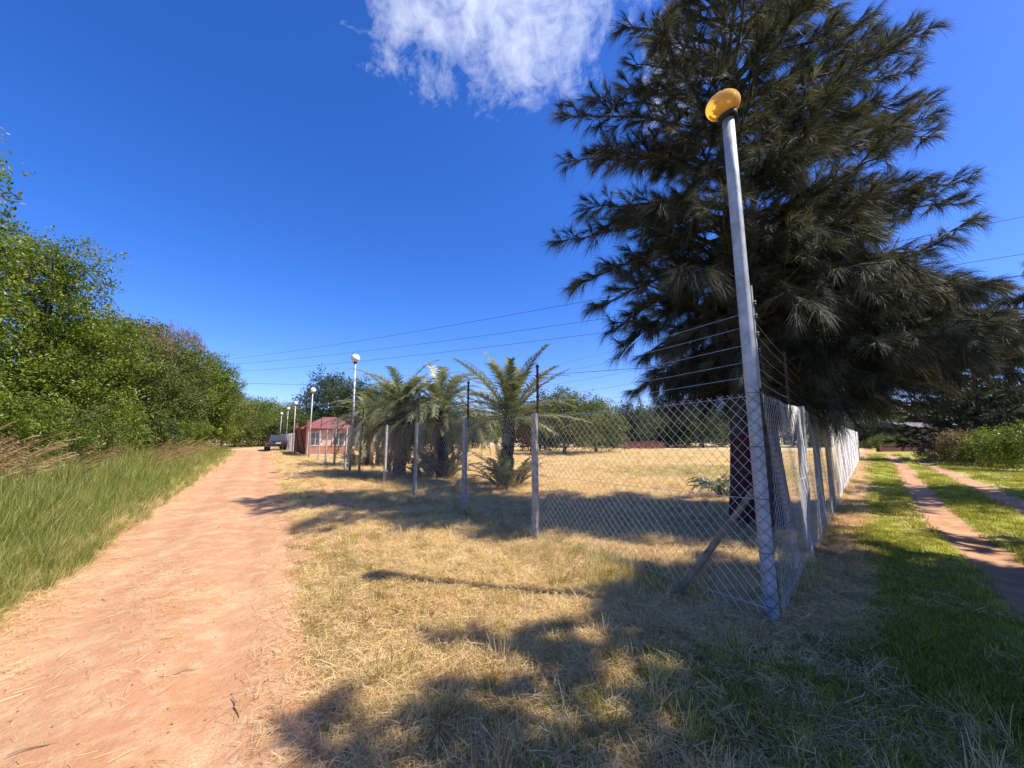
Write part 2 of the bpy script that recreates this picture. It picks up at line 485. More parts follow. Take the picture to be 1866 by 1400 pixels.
def zones(x, y):
    """straw cover and green cover, both 0..1"""
    s, d = road_sd(x, y); w = half_w(s)
    sl = side_left(x, y); sr = side_right(x, y)
    green = np.zeros_like(x); straw = np.full_like(x, .8)
    left = d < -w
    straw = np.where(left, .9, straw)
    green = np.where(left, sstep(w + .15, w + .6, -d), green)
    # field inside both fences
    inside = (sl < 0) & (sr < 0)
    straw = np.where(inside, .78, straw)
    straw = np.where(inside & (np.hypot(x - 4, y - 8) < 4.5), .48 + .2 * wn(x, y, 1.3, 5), straw)
    gp = np.exp(-(((x - 9.5) / 5.5) ** 2 + ((y - 18.5) / 4) ** 2) * 1.1)
    green = np.where(inside, np.maximum(green, gp * .95), green)
    # right of the right fence
    right = (sr > 0) & (x > 1.6)
    g2 = sstep(.25, .8, sr + .2 * wn(x, y, 1.4, 8)) * sstep(2.15, 2.6, x + .2 * wn(x, y, 2.2, 3)) * np.clip(.82 + .45 * wn(x, y, 1.1, 2) + .35 * wn(x, y, 3.1, 15), .25, 1)
    green = np.where(right, g2, green)
    straw = np.where(right & (sr < 1.0) & (y > 5), .3, straw)
    # verge, greener patches
    verge = (sl > 0) & (d > w) & (x < 2.4)
    vg = .17 + .30 * wn(x, y, 1.0, 14) + .15 * wn(x, y, .45, 3)
    vg = vg + .25 * np.exp(-((x - .3) ** 2 + (y - 2.2) ** 2) / 1.2) + .42 * sstep(.2, 1.6, x) * sstep(3.6, 2.6, y)  # green near-right verge, raised further to deepen the shade by colour
    green = np.where(verge, np.clip(vg, 0, .75), green)
    edge = np.exp(-((d - w) / .35) ** 2)
    straw = straw * (1 - .55 * edge * (d > 0))
    straw = np.where(verge, straw * (.68 + .85 * np.clip(wn(x, y, 1.5, 4) + .7 * wn(x, y, 3.7, 13), -.6, .4)), straw)
    return np.clip(straw * (1 - .78 * painted_shade(x, y)), 0, 1), np.clip(green, 0, 1)  # straw thinned where shade is painted in


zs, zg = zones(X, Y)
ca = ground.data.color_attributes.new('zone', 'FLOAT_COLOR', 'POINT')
ca.data.foreach_set('color', np.stack([zs, zg, painted_shade(X, Y), 1 + 0 * zs], -1).astype(np.float32).ravel())

# road strip
ss = np.r_[np.arange(-9, 12, .09), np.arange(12, 30, .25), np.arange(30, 75, .6)]
dd = np.linspace(-1.9, 1.7, 44)
SS, DD = np.meshgrid(ss, dd, indexing='ij')
D2 = DD - np.clip(SS - 44, 0, 60) ** 2 * .03
RX = -2.92 + SS * SL[0] + D2 * .8518; RY = 3.46 + SS * SL[1] + D2 * .5239
RZ = road_z(RX, RY) - .35 * np.clip((abs(DD) - half_w(SS) - .45), 0, 1)
mb = MB()
n1 = len(dd); ii = (np.arange(len(ss) - 1)[:, None] * n1 + np.arange(n1 - 1)[None, :])
mb.add(np.stack([RX, RY, RZ], -1).reshape(-1, 3), quads=np.stack([ii, ii + 1, ii + n1 + 1, ii + n1], -1).reshape(-1, 4))
road = mb.build('dirt_road', M['road'], smooth=True)
tag(road, kind='structure')


def rut_strip(P, name):
    t = np.gradient(P, axis=0); t /= np.linalg.norm(t, axis=1)[:, None]
    nrm = np.stack([t[:, 1], -t[:, 0]], 1)
    off = np.linspace(-.55, .55, 12)
    XY = P[:, None, :] + nrm[:, None, :] * off[None, :, None]
    x = XY[..., 0]; y = XY[..., 1]
    z = base_h(x, y) - .035 + .008 * wn(x, y, 6, 9) - .02 * np.exp(-(off / .2) ** 2)[None, :]
    mb = MB(); n1 = 12; ii = (np.arange(len(P) - 1)[:, None] * n1 + np.arange(n1 - 1)[None, :])
    mb.add(np.stack([x, y, z], -1).reshape(-1, 3), quads=np.stack([ii, ii + n1, ii + n1 + 1, ii + 1], -1).reshape(-1, 4))
    o = mb.build(name, M['road'], smooth=True)
    tag(o, kind='structure')
rut_strip(R1, 'dirt_path'); rut_strip(R2, 'dirt_path')

# ------------------------------------------------------------------ grass as instanced tufts
tuft_cols = {}
def tuft_collection(name, fn, n, mat):
    c = bpy.data.collections.new(name)
    for i in range(n):
        mb = MB(); fn(mb)
        o = bpy.data.objects.new(name + '_tuft', mb.mesh(name, mat)); c.objects.link(o)
    return c


def blades(mb, n, rad, l0, l1, w, lean, droop, seg=3, tint=None, zup=1.0, z0=0.0):
    a = rng.uniform(0, 6.283, n); r = rad * np.sqrt(rng.uniform(0, 1, n))
    P = np.stack([np.cos(a) * r, np.sin(a) * r, np.full(n, z0 - .01)], 1)
    b = rng.uniform(0, 6.283, n); ln = rng.uniform(0, lean, n)
    D = np.stack([np.cos(b) * ln, np.sin(b) * ln, np.full(n, zup)], 1)
    mb.ribbons(P, D, rng.uniform(l0, l1, n), rng.uniform(w * .7, w * 1.2, n), rng.uniform(0, droop, n), seg=seg, tint=tint)


def flat_litter(mb, n, rad, l0, l1, w):
    a = rng.uniform(0, 6.283, n); r = rad * np.sqrt(rng.uniform(0, 1, n))
    P = np.stack([np.cos(a) * r, np.sin(a) * r, rng.uniform(.004, .028, n)], 1)
    b = rng.uniform(0, 6.283, n)
    D = np.stack([np.cos(b), np.sin(b), rng.uniform(-.05, .3, n)], 1)
    side = np.cross(D, np.array([0, 0, 1.0])) + rng.normal(size=(n, 3)) * .3
    mb.ribbons(P, D, rng.uniform(l0, l1, n), rng.uniform(w * .6, w * 1.2, n), rng.uniform(0, .35, n), side=side, seg=3)


def t_straw(mb):
    blades(mb, 34, .11, .035, .10, .0032, 1.8, .7)
    flat_litter(mb, 30, .13, .05, .16, .0032)
def t_litter(mb):
    flat_litter(mb, 9, .17, .03, .15, .003)
def t_short(mb):
    blades(mb, 46, .10, .03, .085, .0042, .9, .45)
def t_tall(mb):
    blades(mb, 34, .10, .35, .95, .0065, .55, .55, seg=5)
def t_mid(mb):
    blades(mb, 38, .08, .10, .30, .0042, .8, .6, seg=4)
def t_plume(mb):
    n = 7
    for i in range(n):
        b = rng.uniform(0, 6.283); ln = rng.uniform(.05, .25); L = rng.uniform(.9, 1.5)
        p0 = np.array([rng.uniform(-.1, .1), rng.uniform(-.1, .1), 0])
        t = np.linspace(0, 1, 9)[:, None]
        D = np.array([math.cos(b) * ln, math.sin(b) * ln, 1.0]); D /= np.linalg.norm(D)
        P = p0 + D * L * t + np.array([.34, .06 * math.sin(b), -.22]) * L * t ** 2.2
        mb.tube(P, np.linspace(.003, .0015, 9), 3, tint=.75, cap=False)
        k = 70
        tt = rng.uniform(.66, 1, k); idx = tt * 8; i0 = np.minimum(idx.astype(int), 7); fr = (idx - i0)[:, None]
        PP = P[i0] * (1 - fr) + P[i0 + 1] * fr; TT = P[i0 + 1] - P[i0]; TT /= np.linalg.norm(TT, axis=1)[:, None]
        mb.ribbons(PP, TT * 1.2 + rng.normal(size=(k, 3)) * .25, rng.uniform(.05, .12, k), .006, .35, seg=2)
def t_pebble(mb):
    n = 9
    r = rng.uniform(.6, 1, (n,)); V = rng.normal(size=(14, 3)); V /= np.linalg.norm(V, axis=1)[:, None]
    th = np.linspace(0, math.pi, 5)
    prof = np.stack([np.sin(th) * .012, -np.cos(th) * .009 + .006], 1)
    mb.lathe(prof, 7); mb.v[-1] *= 1 + rng.uniform(-.18, .18, mb.v[-1].shape)


c_straw = tuft_collection('straw', t_straw, 6, M['straw'])
c_litter = tuft_collection('litter', t_litter, 6, M['straw'])
c_short = tuft_collection('short', t_short, 5, M['grass_short'])
c_tall = tuft_collection('tall', t_tall, 6, M['grass_tall'])
c_tallstraw = tuft_collection('tallstraw', t_mid, 5, M['straw'])
c_mid = tuft_collection('mid', t_mid, 5, M['grass_short'])
c_plume = tuft_collection('plume', t_plume, 5, M['plume'])
M['pebble'] = solid('pebble', [(0.3, (.12, .06, .04)), (0.7, (.30, .18, .12))], 30, .9)
c_pebble = tuft_collection('pebble', t_pebble, 4, M['pebble'])


def scatter(name, coll, ncoll, pts, scale, tilt=.15, lean=None):
    n = len(pts)
    me = bpy.data.meshes.new(name); me.vertices.add(n)
    me.vertices.foreach_set('co', pts.astype(np.float32).ravel())
    a = me.attributes.new('scl', 'FLOAT', 'POINT'); a.data.foreach_set('value', scale.astype(np.float32))
    rot = np.stack([rng.normal(0, tilt, n), rng.normal(0, tilt, n), rng.uniform(0, 6.283, n)], 1)
    if lean is not None:
        rot[:, 2] = rng.uniform(-.5, .5, n) + lean[1]; rot[:, 1] += lean[0]
    a = me.attributes.new('rot', 'FLOAT_VECTOR', 'POINT'); a.data.foreach_set('vector', rot.astype(np.float32).ravel())
    a = me.attributes.new('idx', 'INT', 'POINT'); a.data.foreach_set('value', rng.integers(0, ncoll, n).astype(np.int32))
    o = bpy.data.objects.new(name, me); COL.objects.link(o)
    ng = bpy.data.node_groups.new(name, 'GeometryNodeTree')
    ng.interface.new_socket('Geometry', in_out='INPUT', socket_type='NodeSocketGeometry')
    ng.interface.new_socket('Geometry', in_out='OUTPUT', socket_type='NodeSocketGeometry')
    gi = ng.nodes.new('NodeGroupInput'); go = ng.nodes.new('NodeGroupOutput')
    ip = ng.nodes.new('GeometryNodeInstanceOnPoints'); ci = ng.nodes.new('GeometryNodeCollectionInfo')
    ci.inputs['Collection'].default_value = coll; ci.inputs['Separate Children'].default_value = True; ci.inputs['Reset Children'].default_value = True
    def na(nm, ty):
        x = ng.nodes.new('GeometryNodeInputNamedAttribute'); x.data_type = ty; x.inputs['Name'].default_value = nm
        return [s for s in x.outputs if s.enabled and s.name == 'Attribute'][0]
    L = ng.links.new
    L(gi.outputs[0], ip.inputs['Points']); L(ci.outputs[0], ip.inputs['Instance'])
    ip.inputs['Pick Instance'].default_value = True
    L(na('idx', 'INT'), ip.inputs['Instance Index']); L(na('rot', 'FLOAT_VECTOR'), ip.inputs['Rotation']); L(na('scl', 'FLOAT'), ip.inputs['Scale'])
    L(ip.outputs[0], go.inputs[0])
    md = o.modifiers.new('tufts', 'NODES'); md.node_group = ng
    tag(o, kind='stuff')
    return o


def polar(n, r0, r1, p=0.0, half=80):
    """log-radial samples round the viewer's side of the world"""
    r = r0 * (r1 / r0) ** (rng.uniform(0, 1, n) ** (1 - p))
    a = np.radians(rng.uniform(-half, half, n))
    return r * np.sin(a), r * np.cos(a), r


def place(x, y, sink=0.0):
    return np.stack([x, y, ground_z(x, y) - sink], 1)


# dry mown grass
x, y, r = polar(150000, 1.3, 55)
zs_, zg_ = zones(x, y); s, d = road_sd(x, y); w = half_w(s)
sr = side_right(x, y)
rd = np.minimum(dist_poly(x, y, R1), dist_poly(x, y, R2))
onroad = (abs(d) < w + .05)
keep = ~onroad & (rd > .45) & (rng.uniform(0, 1, len(x)) < zs_ * (1 - .9 * zg_ * (sr > 0)) * np.where(d < -w - .5, 0, 1) * np.where((sr > .6) & (x > 2.4), .10, 1))
x, y, r = x[keep], y[keep], r[keep]
scatter('dry_grass', c_straw, 6, place(x, y), rng.uniform(.7, 1.25, len(x)) * (1 + np.clip(r - 5, 0, 40) / 22), .2)
print('straw', len(x))
# straw border on the left edge and loose straw on the road
x, y, r = polar(60000, 1.5, 34)
s, d = road_sd(x, y); w = half_w(s)
c = np.exp(-(np.abs(d + w - .08) / .22) ** 2) * 1.0 + np.exp(-(np.abs(d - w) / .18) ** 2) * .6 + .85 * np.exp(-((d + .1) / .34) ** 2) * sstep(-.1, .35, wn(x, y, 1.6, 7)) + .012
keep = (rng.uniform(0, 1, len(x)) < c) & (abs(d) < w + .6)
x, y, d = x[keep], y[keep], d[keep]
z = np.maximum(ground_z(x, y), road_z(x, y))
scatter('straw_litter', c_litter, 6, np.stack([x, y, z], 1), rng.uniform(.5, 1.1, len(x)), .03)
# pebbles
x, y, r = polar(3000, 1.5, 18)
s, d = road_sd(x, y); keep = abs(d) < half_w(s) + .1
x, y = x[keep], y[keep]
scatter('pebbles', c_pebble, 4, np.stack([x, y, np.maximum(ground_z(x, y), road_z(x, y))], 1), rng.uniform(.12, .75, len(x)) ** 1.9, .3)
# short green grass (right track, patches)
x, y, r = polar(130000, 1.3, 50)
zs_, zg_ = zones(x, y); s, d = road_sd(x, y)
rd = np.minimum(dist_poly(x, y, R1), dist_poly(x, y, R2))
keep = (rd > .34 + .08 * wn(x, y, 4, 2)) & (d > half_w(s) + .1) & (rng.uniform(0, 1, len(x)) < np.clip(zg_ * 1.0 - .12, 0, 1))
x, y, r = x[keep], y[keep], r[keep]
scatter('green_grass', c_short, 5, place(x, y), rng.uniform(.6, 1.2, len(x)) * (1 + np.clip(r - 5, 0, 40) / 20), .15)
print('short', len(x))
# taller tufts: at fence feet and verge
x, y, r = polar(60000, 1.5, 40)
sl = side_left(x, y); sr = side_right(x, y); s, d = road_sd(x, y)
dens = .5 * np.exp(-(sl / .18) ** 2) * (sr < .3) + .5 * np.exp(-((sr + .02) / .2) ** 2) * (sl < .3) + .05 * ((sr < 0) & (sl < 0) & (np.hypot(x - 4, y - 8) < 5)) + .02 * ((sl > 0) & (d > half_w(s) + .3))
dens = dens + .35 * np.exp(-((x - 1.2) ** 2 + (y - 4.9) ** 2) / .35)
dens = dens + .10 * sstep(.15, .5, wn(x, y, 1.3, 9) + .5 * wn(x, y, 3.9, 1)) * (sl > .2) * (d > half_w(s) + .4) * (x < 2.3)
dens = dens * (np.hypot(x - C0[0], y - C0[1]) > .55)
dens = dens + .18 * sstep(2.5, 6, sr - 2.5 + .0 * x) * (x > 9)
keep = (rng.uniform(0, 1, len(x)) < dens) & (d > half_w(s) + .2) & (dist_poly(x, y, R2) > .6) & (dist_poly(x, y, R1) > .6)
x, y = x[keep], y[keep]; k = rng.uniform(0, 1, len(x)) < .5
scatter('wild_grass', c_mid, 5, place(x[k], y[k]), rng.uniform(.5, 1.0, k.sum()), .25)
scatter('dry_stalks', c_tallstraw, 5, place(x[~k], y[~k]), rng.uniform(.5, 1.1, (~k).sum()), .3)
# tall green grass on the left bank
x, y, r = polar(90000, 2.2, 60)
s, d = road_sd(x, y); w = half_w(s); e = -d - w
keep = (e > .12 + .15 * wn(x, y, 2, 4)) & (e < 11) & (s < 50) & (rng.uniform(0, 1, len(x)) < np.where(e < 4.5, 1, .5))
x, y, r, e = x[keep], y[keep], r[keep], e[keep]
sc = (.36 + .62 * sstep(0, 2.6, e) + .2 * sstep(3, 6, e)) * rng.uniform(.7, 1.25, len(x)) * (1 + .22 * wn(x, y, 1.7, 5)) * (1 + np.clip(r - 12, 0, 40) / 90)
scatter('tall_green_grass', c_tall, 6, place(x, y), sc, .14, lean=(.28, .6))
print('tall', len(x))
k = rng.uniform(0, 1, len(x)) < .16 + .12 * wn(x, y, .9, 9) + .3 * np.exp(-((e - .3) / .3) ** 2)
scatter('dry_tall_grass', c_tallstraw, 5, place(x[k] + .04, y[k]), sc[k] * rng.uniform(1.2, 2.6, k.sum()), .2, lean=(.2, .6))
# plume heads
x, y, r = polar(14000, 4, 50)
s, d = road_sd(x, y); w = half_w(s); e = -d - w
cl = wn(x, y, .5, 16) > -.05
keep = (e > 2.6) & (e < 6.5) & (s < 46) & cl & (rng.uniform(0, 1, len(x)) < .07 * sstep(2, 4, e) + .05 * ((e > 3.4) & (x < -7) & (y < 10)))
x, y = x[keep], y[keep]
for u_, t_, n_, r_ in ((-1.28, 9.0, 14, .9), (-.92, 16, 9, .8), (-.84, 21, 10, 1.0)):
    x = np.r_[x, u_ * t_ + rng.normal(0, r_ * .6, n_)]; y = np.r_[y, 1.0 * t_ + rng.normal(0, r_ * .6, n_)]
scatter('plume_grass', c_plume, 5, place(x, y), rng.uniform(1.0, 1.55, len(x)) * (1 + .15 * (x < -8) * (y < 11)), .12, lean=(.25, .5))
print('plume', len(x))

# ------------------------------------------------------------------ chain link fences
def zg1(p): return float(ground_z(np.array([p[0]]), np.array([p[1]]))[0])

FT = 1.93            # mesh top height
def bulge(s, z, ph):
    return .018 * np.sin(s * 1.9 + ph) * np.sin(z * 1.6) + .012 * np.sin(s * 5.1 + z * 4 + ph * 2)

def wire_prisms(mb, P, rad):
    """P (N,K,3) polylines -> thin triangular prisms"""
    N, K, _ = P.shape
    T = np.gradient(P, axis=1); T /= np.linalg.norm(T, axis=2)[..., None] + 1e-9
    ref = np.array([.3, .2, .93]); A = np.cross(T, ref); A /= np.linalg.norm(A, axis=2)[..., None] + 1e-9; B = np.cross(T, A)
    th = np.array([0, 2.094, 4.189])
    V = P[:, :, None, :] + rad * (np.cos(th)[None, None, :, None] * A[:, :, None] + np.sin(th)[None, None, :, None] * B[:, :, None])
    base = (np.arange(N)[:, None, None] * K + np.arange(K - 1)[None, :, None]) * 3; j = np.arange(3)[None, None, :]; k = (j + 1) % 3
    q = np.stack([base + j, base + k, base + 3 + k, base + 3 + j], -1).reshape(-1, 4)
    mb.add(V.reshape(-1, 3), quads=q, tint=.5)

def mesh_panel(A, B, nrm, off, mat, parent, s0, rad=.0021, pitch=.098, zb=.03, flare=0.0, sag=0.02, name='mesh_panel'):
    L = np.linalg.norm(B - A); dr = (B - A) / L
    zA, zB = zg1(A), zg1(B)
    mb = MB(); K = 9
    def pos(s, z):
        f = s / L
        g = zA * (1 - f) + zB * f
        top = 1 - sag * np.sin(np.pi * f) / FT
        o = off + bulge(s + s0, z, 1.3) + flare * np.clip(.5 - z, 0, 1) ** 1.5 * (0.5 + .5 * np.sin(s * 2.2 + 1))
        return np.stack([A[0] + dr[0] * s + nrm[0] * o, A[1] + dr[1] * s + nrm[1] * o, g + z * top], -1)
    for sg in (1, -1):
        span = FT - zb; slope = .94
        ks = np.arange(-int(span / pitch) - 2, int((L + span) / pitch) + 2)
        st = (ks * pitch - (s0 % pitch) * 1.0) if sg > 0 else (ks * pitch - (s0 % pitch))
        z0 = np.full(len(ks), zb); z1 = np.full(len(ks), FT)
        # s = st + sg*(z-zb)*slope
        if sg > 0:
            zlo = np.maximum(z0, zb + (0 - st) / slope); zhi = np.minimum(z1, zb + (L - st) / slope)
        else:
            zlo = np.maximum(z0, zb + (st - L) / slope); zhi = np.minimum(z1, zb + st / slope)
        ok = zhi - zlo > .02
        zlo, zhi, stt = zlo[ok], zhi[ok], st[ok]
        t = np.linspace(0, 1, K)[None, :]
        z = zlo[:, None] * (1 - t) + zhi[:, None] * t
        s = stt[:, None] + sg * (z - zb) * slope
        P = pos(np.clip(s, 0, L), z)
        P[..., 0] += nrm[0] * .0022 * sg; P[..., 1] += nrm[1] * .0022 * sg
        wire_prisms(mb, P, rad * (1.15 if sg > 0 else .78))  # one diagonal family drawn thicker, standing in for its sun glint
    # line wires woven through at three heights
    for zz in (.12, 1.0, FT - .03):
        s = np.linspace(0, L, 12)
        wire_prisms(mb, pos(s, np.full(12, zz))[None], rad * 1.25)
    return mb.build(name, mat, parent)


def place_post(A, parent, h=1.97, r=.052, mat=None, lean=(0, 0), bracket=False, nrm=None, square=False):
    z = zg1(A); mb = MB()
    if square:
        mb.box((A[0], A[1], z + h / 2 - .1), (r * 2, r * 2, h + .2), rz=-LA, taper=.86)
    else:
        mb.tube([(A[0], A[1], z - .15), (A[0] + lean[0] * .5, A[1] + lean[1] * .5, z + h * .5), (A[0] + lean[0], A[1] + lean[1], z + h)], r, 12)
    p = mb.build('post', mat or M['concrete'], parent)
    if bracket:
        q = A + nrm * (r + .02)
        mb = MB()
        mb.box((q[0], q[1], z + h + .30), (.028, .028, 1.0), rz=-LA)
        for zz in np.linspace(2.05, 2.72, 5):
            mb.box((q[0], q[1], z + zz), (.045, .045, .035), rz=-LA)
        mb.build('wire_bracket', M['pipe_rust'], p)
    return p


def strand_set(path, offs, heights, parent, rad=.0022):
    for h in heights:
        P = []
        for i, (A, o) in enumerate(zip(path, offs)):
            P.append([A[0] + o[0], A[1] + o[1], zg1(A) + h])
        P = np.array(P); Q = []
        for a, b in zip(P[:-1], P[1:]):
            t = np.linspace(0, 1, 5)[:-1, None]
            q = a * (1 - t) + b * t; q[:, 2] -= .03 * np.sin(np.pi * t[:, 0]) * np.linalg.norm(b - a) / 3
            Q.append(q)
        Q.append(P[-1:]); Q = np.concatenate(Q)
        mb = MB(); wire_prisms(mb, Q[None], rad); mb.build('electric_wire', M['wire'], parent)


def on_left(px, py=800):
    r = ray(px, 900); k = r[0] / ray(px, 860)[1]
    s = (C0[0] - k * C0[1]) / (k * DL[1] - DL[0])
    return s


# left fence: corner -> gate
left = empty('chain_link_fence', (0, 0, 0))
tag(left, 'long silvery chain link fence on slim posts beside the dry grass verge and the palms', 'fence')
s_posts = [0]
for px, py in ((968, 983), (830, 937), (749, 904), (699, 884), (663, 867)):
    v = G(px, py); s_posts.append(float((v - C0) @ DL))
print('posts', s_posts)
s = s_posts[-1]
while s < 29.5:
    s += 2.9; s_posts.append(s)
s_posts[-1] = 33.2
heights_e = (2.08, 2.22, 2.38, 2.55, 2.68)
LP = [C0 + DL * s for s in s_posts]
for i, (a, b) in enumerate(zip(LP[:-1], LP[1:])):
    mesh_panel(a, b, NL, .062, M['wire'], left, s_posts[i], rad=.0021 if i == 0 else .0010, pitch=.098 if i < 3 else .14, flare=.14 if i == 0 else .04, sag=.03)
for i, a in enumerate(LP[1:]):
    place_post(a, left, 1.95, .042 if i < 2 else .037, M['concrete'], (rng.normal(0, .015), rng.normal(0, .015)), bracket=i in (0, 1, 2, 4, 6, 8), nrm=-NL, square=True)
strand_set([LP[0]] + [LP[i] for i in (1, 2, 3, 5, 7, 9) if i < len(LP)] + [LP[-1]], [NL * .0 + DL * .08] + [-NL * .07] * 7, heights_e, left)
# leaning timber stay at the corner, part of the fence
b0 = G(1216, 1090); bz = zg1(b0)
mb = MB(); tp = AT(1374, 893, C0[1] + .12)
mb.tube([(b0[0], b0[1], bz - .1), ((b0[0] + tp[0]) / 2 + .01, (b0[1] + tp[1]) / 2, (bz - .1 + tp[2]) / 2 + .01), tuple(tp)], [.033, .031, .028], 9, rough=.05)
mb.build('corner_stay', M['wood'], left)

# right fence
rightf = empty('chain_link_fence', (0, 0, 0))
tag(rightf, 'chain link fence seen edge on, its pale mesh running beside the two track path', 'fence')
rs = [0, 2.7, 5.0, 7.6, 10.4, 13.3, 16.2, 19.2, 22.2, 25.4, 28.6, 32, 35.5]
RP = [C0 + DR * s for s in rs]
for i, (a, b) in enumerate(zip(RP[:-1], RP[1:])):
    mesh_panel(a, b, NR, .062, M['wire'] if i < 4 else M['wire_old'], rightf, rs[i], rad=.0014 if i < 2 else .0017, pitch=.098 if i < 2 else .14, flare=.03)
for i, a in enumerate(RP[1:]):
    place_post(a, rightf, 1.95, .052, M['concrete'], (rng.normal(0, .02), rng.normal(0, .02)), bracket=i in (0, 3, 6), nrm=-NR, square=i != 0)
strand_set([RP[0], RP[1], RP[4], RP[7], RP[-1]], [DR * .08] + [-NR * .07] * 4, heights_e, rightf)

# fence beyond the gate
far_f = empty('chain_link_fence', (0, 0, 0))
tag(far_f, 'short far stretch of pale fence past the rusty gate behind the parked car', 'fence')
fs = list(np.arange(43.5, 66, 2.5)); FP = [C0 + DL * s for s in fs]
for i, (a, b) in enumerate(zip(FP[:-1], FP[1:])):
    mesh_panel(a, b, NL, .062, M['wire_old'], far_f, fs[i], rad=.004, pitch=.2)
for a in FP:
    place_post(a, far_f, 1.95, .06, M['concrete'], square=True)

# ------------------------------------------------------------------ lamp posts
def rot_to(d):
    d = np.array(d, float); d /= np.linalg.norm(d); x = np.cross([0, 1, 0], d); x /= np.linalg.norm(x); y = np.cross(d, x)
    return np.stack([x, y, d], 1)


def corner_lamp():
    z = zg1(C0); root = empty('lamp_post', (C0[0], C0[1], z))
    tag(root, 'leaning grey steel lamp post at the fence corner with a broken amber bowl shade', 'lamp post')
    top = AT(1326, 212, C0[1] + .02); top = top - np.array([C0[0], C0[1], z])
    mb = MB(); pts = [np.array([0, 0, -.2]) + np.array([top[0], top[1], 0]) * (-.04)] + [np.array([top[0] * t, top[1] * t, top[2] * t]) for t in np.linspace(0, 1, 8)]
    mb.tube(pts, [.056] * 8 + [.054], 24, rough=.004)
    mb.build('pole', M['galv'], root, smooth=True)
    up = top / np.linalg.norm(top)
    R = rot_to(up + np.array([-.1, .1, 0]))
    mb = MB(); mb.lathe([(0, -.035), (.074, -.035), (.088, -.01), (.092, .035), (.08, .06), (0, .065)], 20, c=top - up * .01, R=R)
    mb.build('collar', M['black'], root, smooth=True)
    # bowl: squashed globe tipped left, broken rim at upper right
    axis = np.array([-.30, -.20, .85]); R = rot_to(axis)
    n, m = 48, 26
    th = np.linspace(.25, math.pi - .33, m)[:, None]; ph = np.linspace(0, 2 * math.pi, n, endpoint=False)[None, :]
    for inner in (0,):
        mb = MB(); r = .160
        rx = r * np.sin(th) * np.cos(ph); ry = r * np.sin(th) * np.sin(ph); rz = -.128 * np.cos(th) + 0 * ph
        V = np.stack([rx, ry, rz], -1)
        V = V @ R.T + top + up * .120 + np.array([-.04, 0, 0])
        i = np.arange(m - 1)[:, None] * n; j = np.arange(n)[None, :]; k = (j + 1) % n
        q = np.stack([i + j, i + k, i + n + k, i + n + j], -1)
        # break: remove cells above a jagged line on the right-hand upper side, and a small hole
        thc = (th[:-1] + th[1:]) / 2 + 0 * ph; phc = ph + 0 * thc
        cen = (V[:-1] + V[1:]) / 2 - (top + up * .120 + np.array([-.04, 0, 0]))
        jag = .02 * np.sin(phc * 7) + .012 * np.sin(phc * 17 + 1)
        cut = (cen[..., 0] * .55 + cen[..., 2] * .95) > .155 + jag
        cut |= (thc > 2.55 + jag * 4)
        hole = (cen[..., 1] < 0) & (np.hypot(cen[..., 0] - .035, cen[..., 2] - .01) < .014)
        mb.add(V.reshape(-1, 3), quads=q[~(cut | hole)].reshape(-1, 4))
        o = mb.build('lamp_shade', M['amber'], root, smooth=True)
        sm = o.modifiers.new('thickness', 'SOLIDIFY'); sm.thickness = .003
    # bracket with insulators on the right-hand side of the pole
    side = np.array([DR[0] * .4 + .6, DR[1] * .4 - .2, 0]); side /= np.linalg.norm(side)
    mb = MB()
    def onp(h): return np.array([top[0] * h / top[2], top[1] * h / top[2], h])
    a = onp(1.98) + side * .078; b = onp(2.95) + side * .078
    mb.tube([a, b], .014, 8)
    br = mb.build('wire_bracket', M['galv'], root)
    for h in heights_e:
        p = onp(h + .1) + side * .1
        mb = MB(); mb.lathe([(0, -.025), (.016, -.025), (.022, -.01), (.013, 0), (.022, .01), (.016, .025), (0, .025)], 10, c=p)
        mb.build('insulator', M['black'], br)
    # mesh wrapped round the pole
    mb = MB(); K = 7
    for zz in np.arange(.05, FT, .098 / .94 * 1.0):
        for sg in (1, -1):
            t = np.linspace(0, 1, K); th = -2.9 + t * 3.4
            zc = zz + sg * (t - .5) * .19
            cx = onp(0)[None] + np.stack([top[0] * zc / top[2] + .064 * np.cos(th), top[1] * zc / top[2] + .064 * np.sin(th), zc], -1)
            wire_prisms(mb, cx[None], .0019)
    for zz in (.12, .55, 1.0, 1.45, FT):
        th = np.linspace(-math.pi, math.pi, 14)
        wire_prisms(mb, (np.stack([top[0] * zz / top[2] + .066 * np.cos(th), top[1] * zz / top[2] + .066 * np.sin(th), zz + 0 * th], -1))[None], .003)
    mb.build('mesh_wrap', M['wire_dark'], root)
corner_lamp()


def globe_lamp(px, py, label, base_px=None):
    """white globe lamp; the pole stands on the fence line"""
    s = None
    r = ray(px, py); t = (5.0 - EYE) / r[2]
    A = np.array([r[0] * t, r[1] * t])
    sN = float((A - C0) @ DL); A = C0 + DL * sN + NL * .16
    k = (r[0] / r[1])
    z = zg1(A); root = empty('lamp_post', (A[0], A[1], z)); tag(root, label, 'lamp post', 'globe lamps along the fence')
    H = EYE + r[2] / r[1] * A[1] - z
    mb = MB(); mb.tube([(0, 0, -.2), (rng.normal(0, .02), 0, H / 2), (0, 0, H - .17)], [.05, .046, .042], 12); mb.build('pole', M['galv'], root, smooth=True)
    mb = MB(); mb.lathe([(0, -.03), (.07, -.03), (.085, .02), (.07, .05), (0, .05)], 12, c=(0, 0, H - .2)); mb.build('collar', M['black'], root)
    th = np.linspace(0, math.pi, 13); mb = MB(); mb.lathe(np.stack([.19 * np.sin(th), -.185 * np.cos(th)], 1), 20, c=(0, 0, H)); mb.build('globe', M['globe'], root, smooth=True)
    print('lamp', label[:20], A, H)
globe_lamp(648, 653, 'white globe lamp on a grey pole just left of the palms, nearest of the row')
globe_lamp(572, 711, 'white globe lamp on a thin pole in front of the red roofed gatehouse')
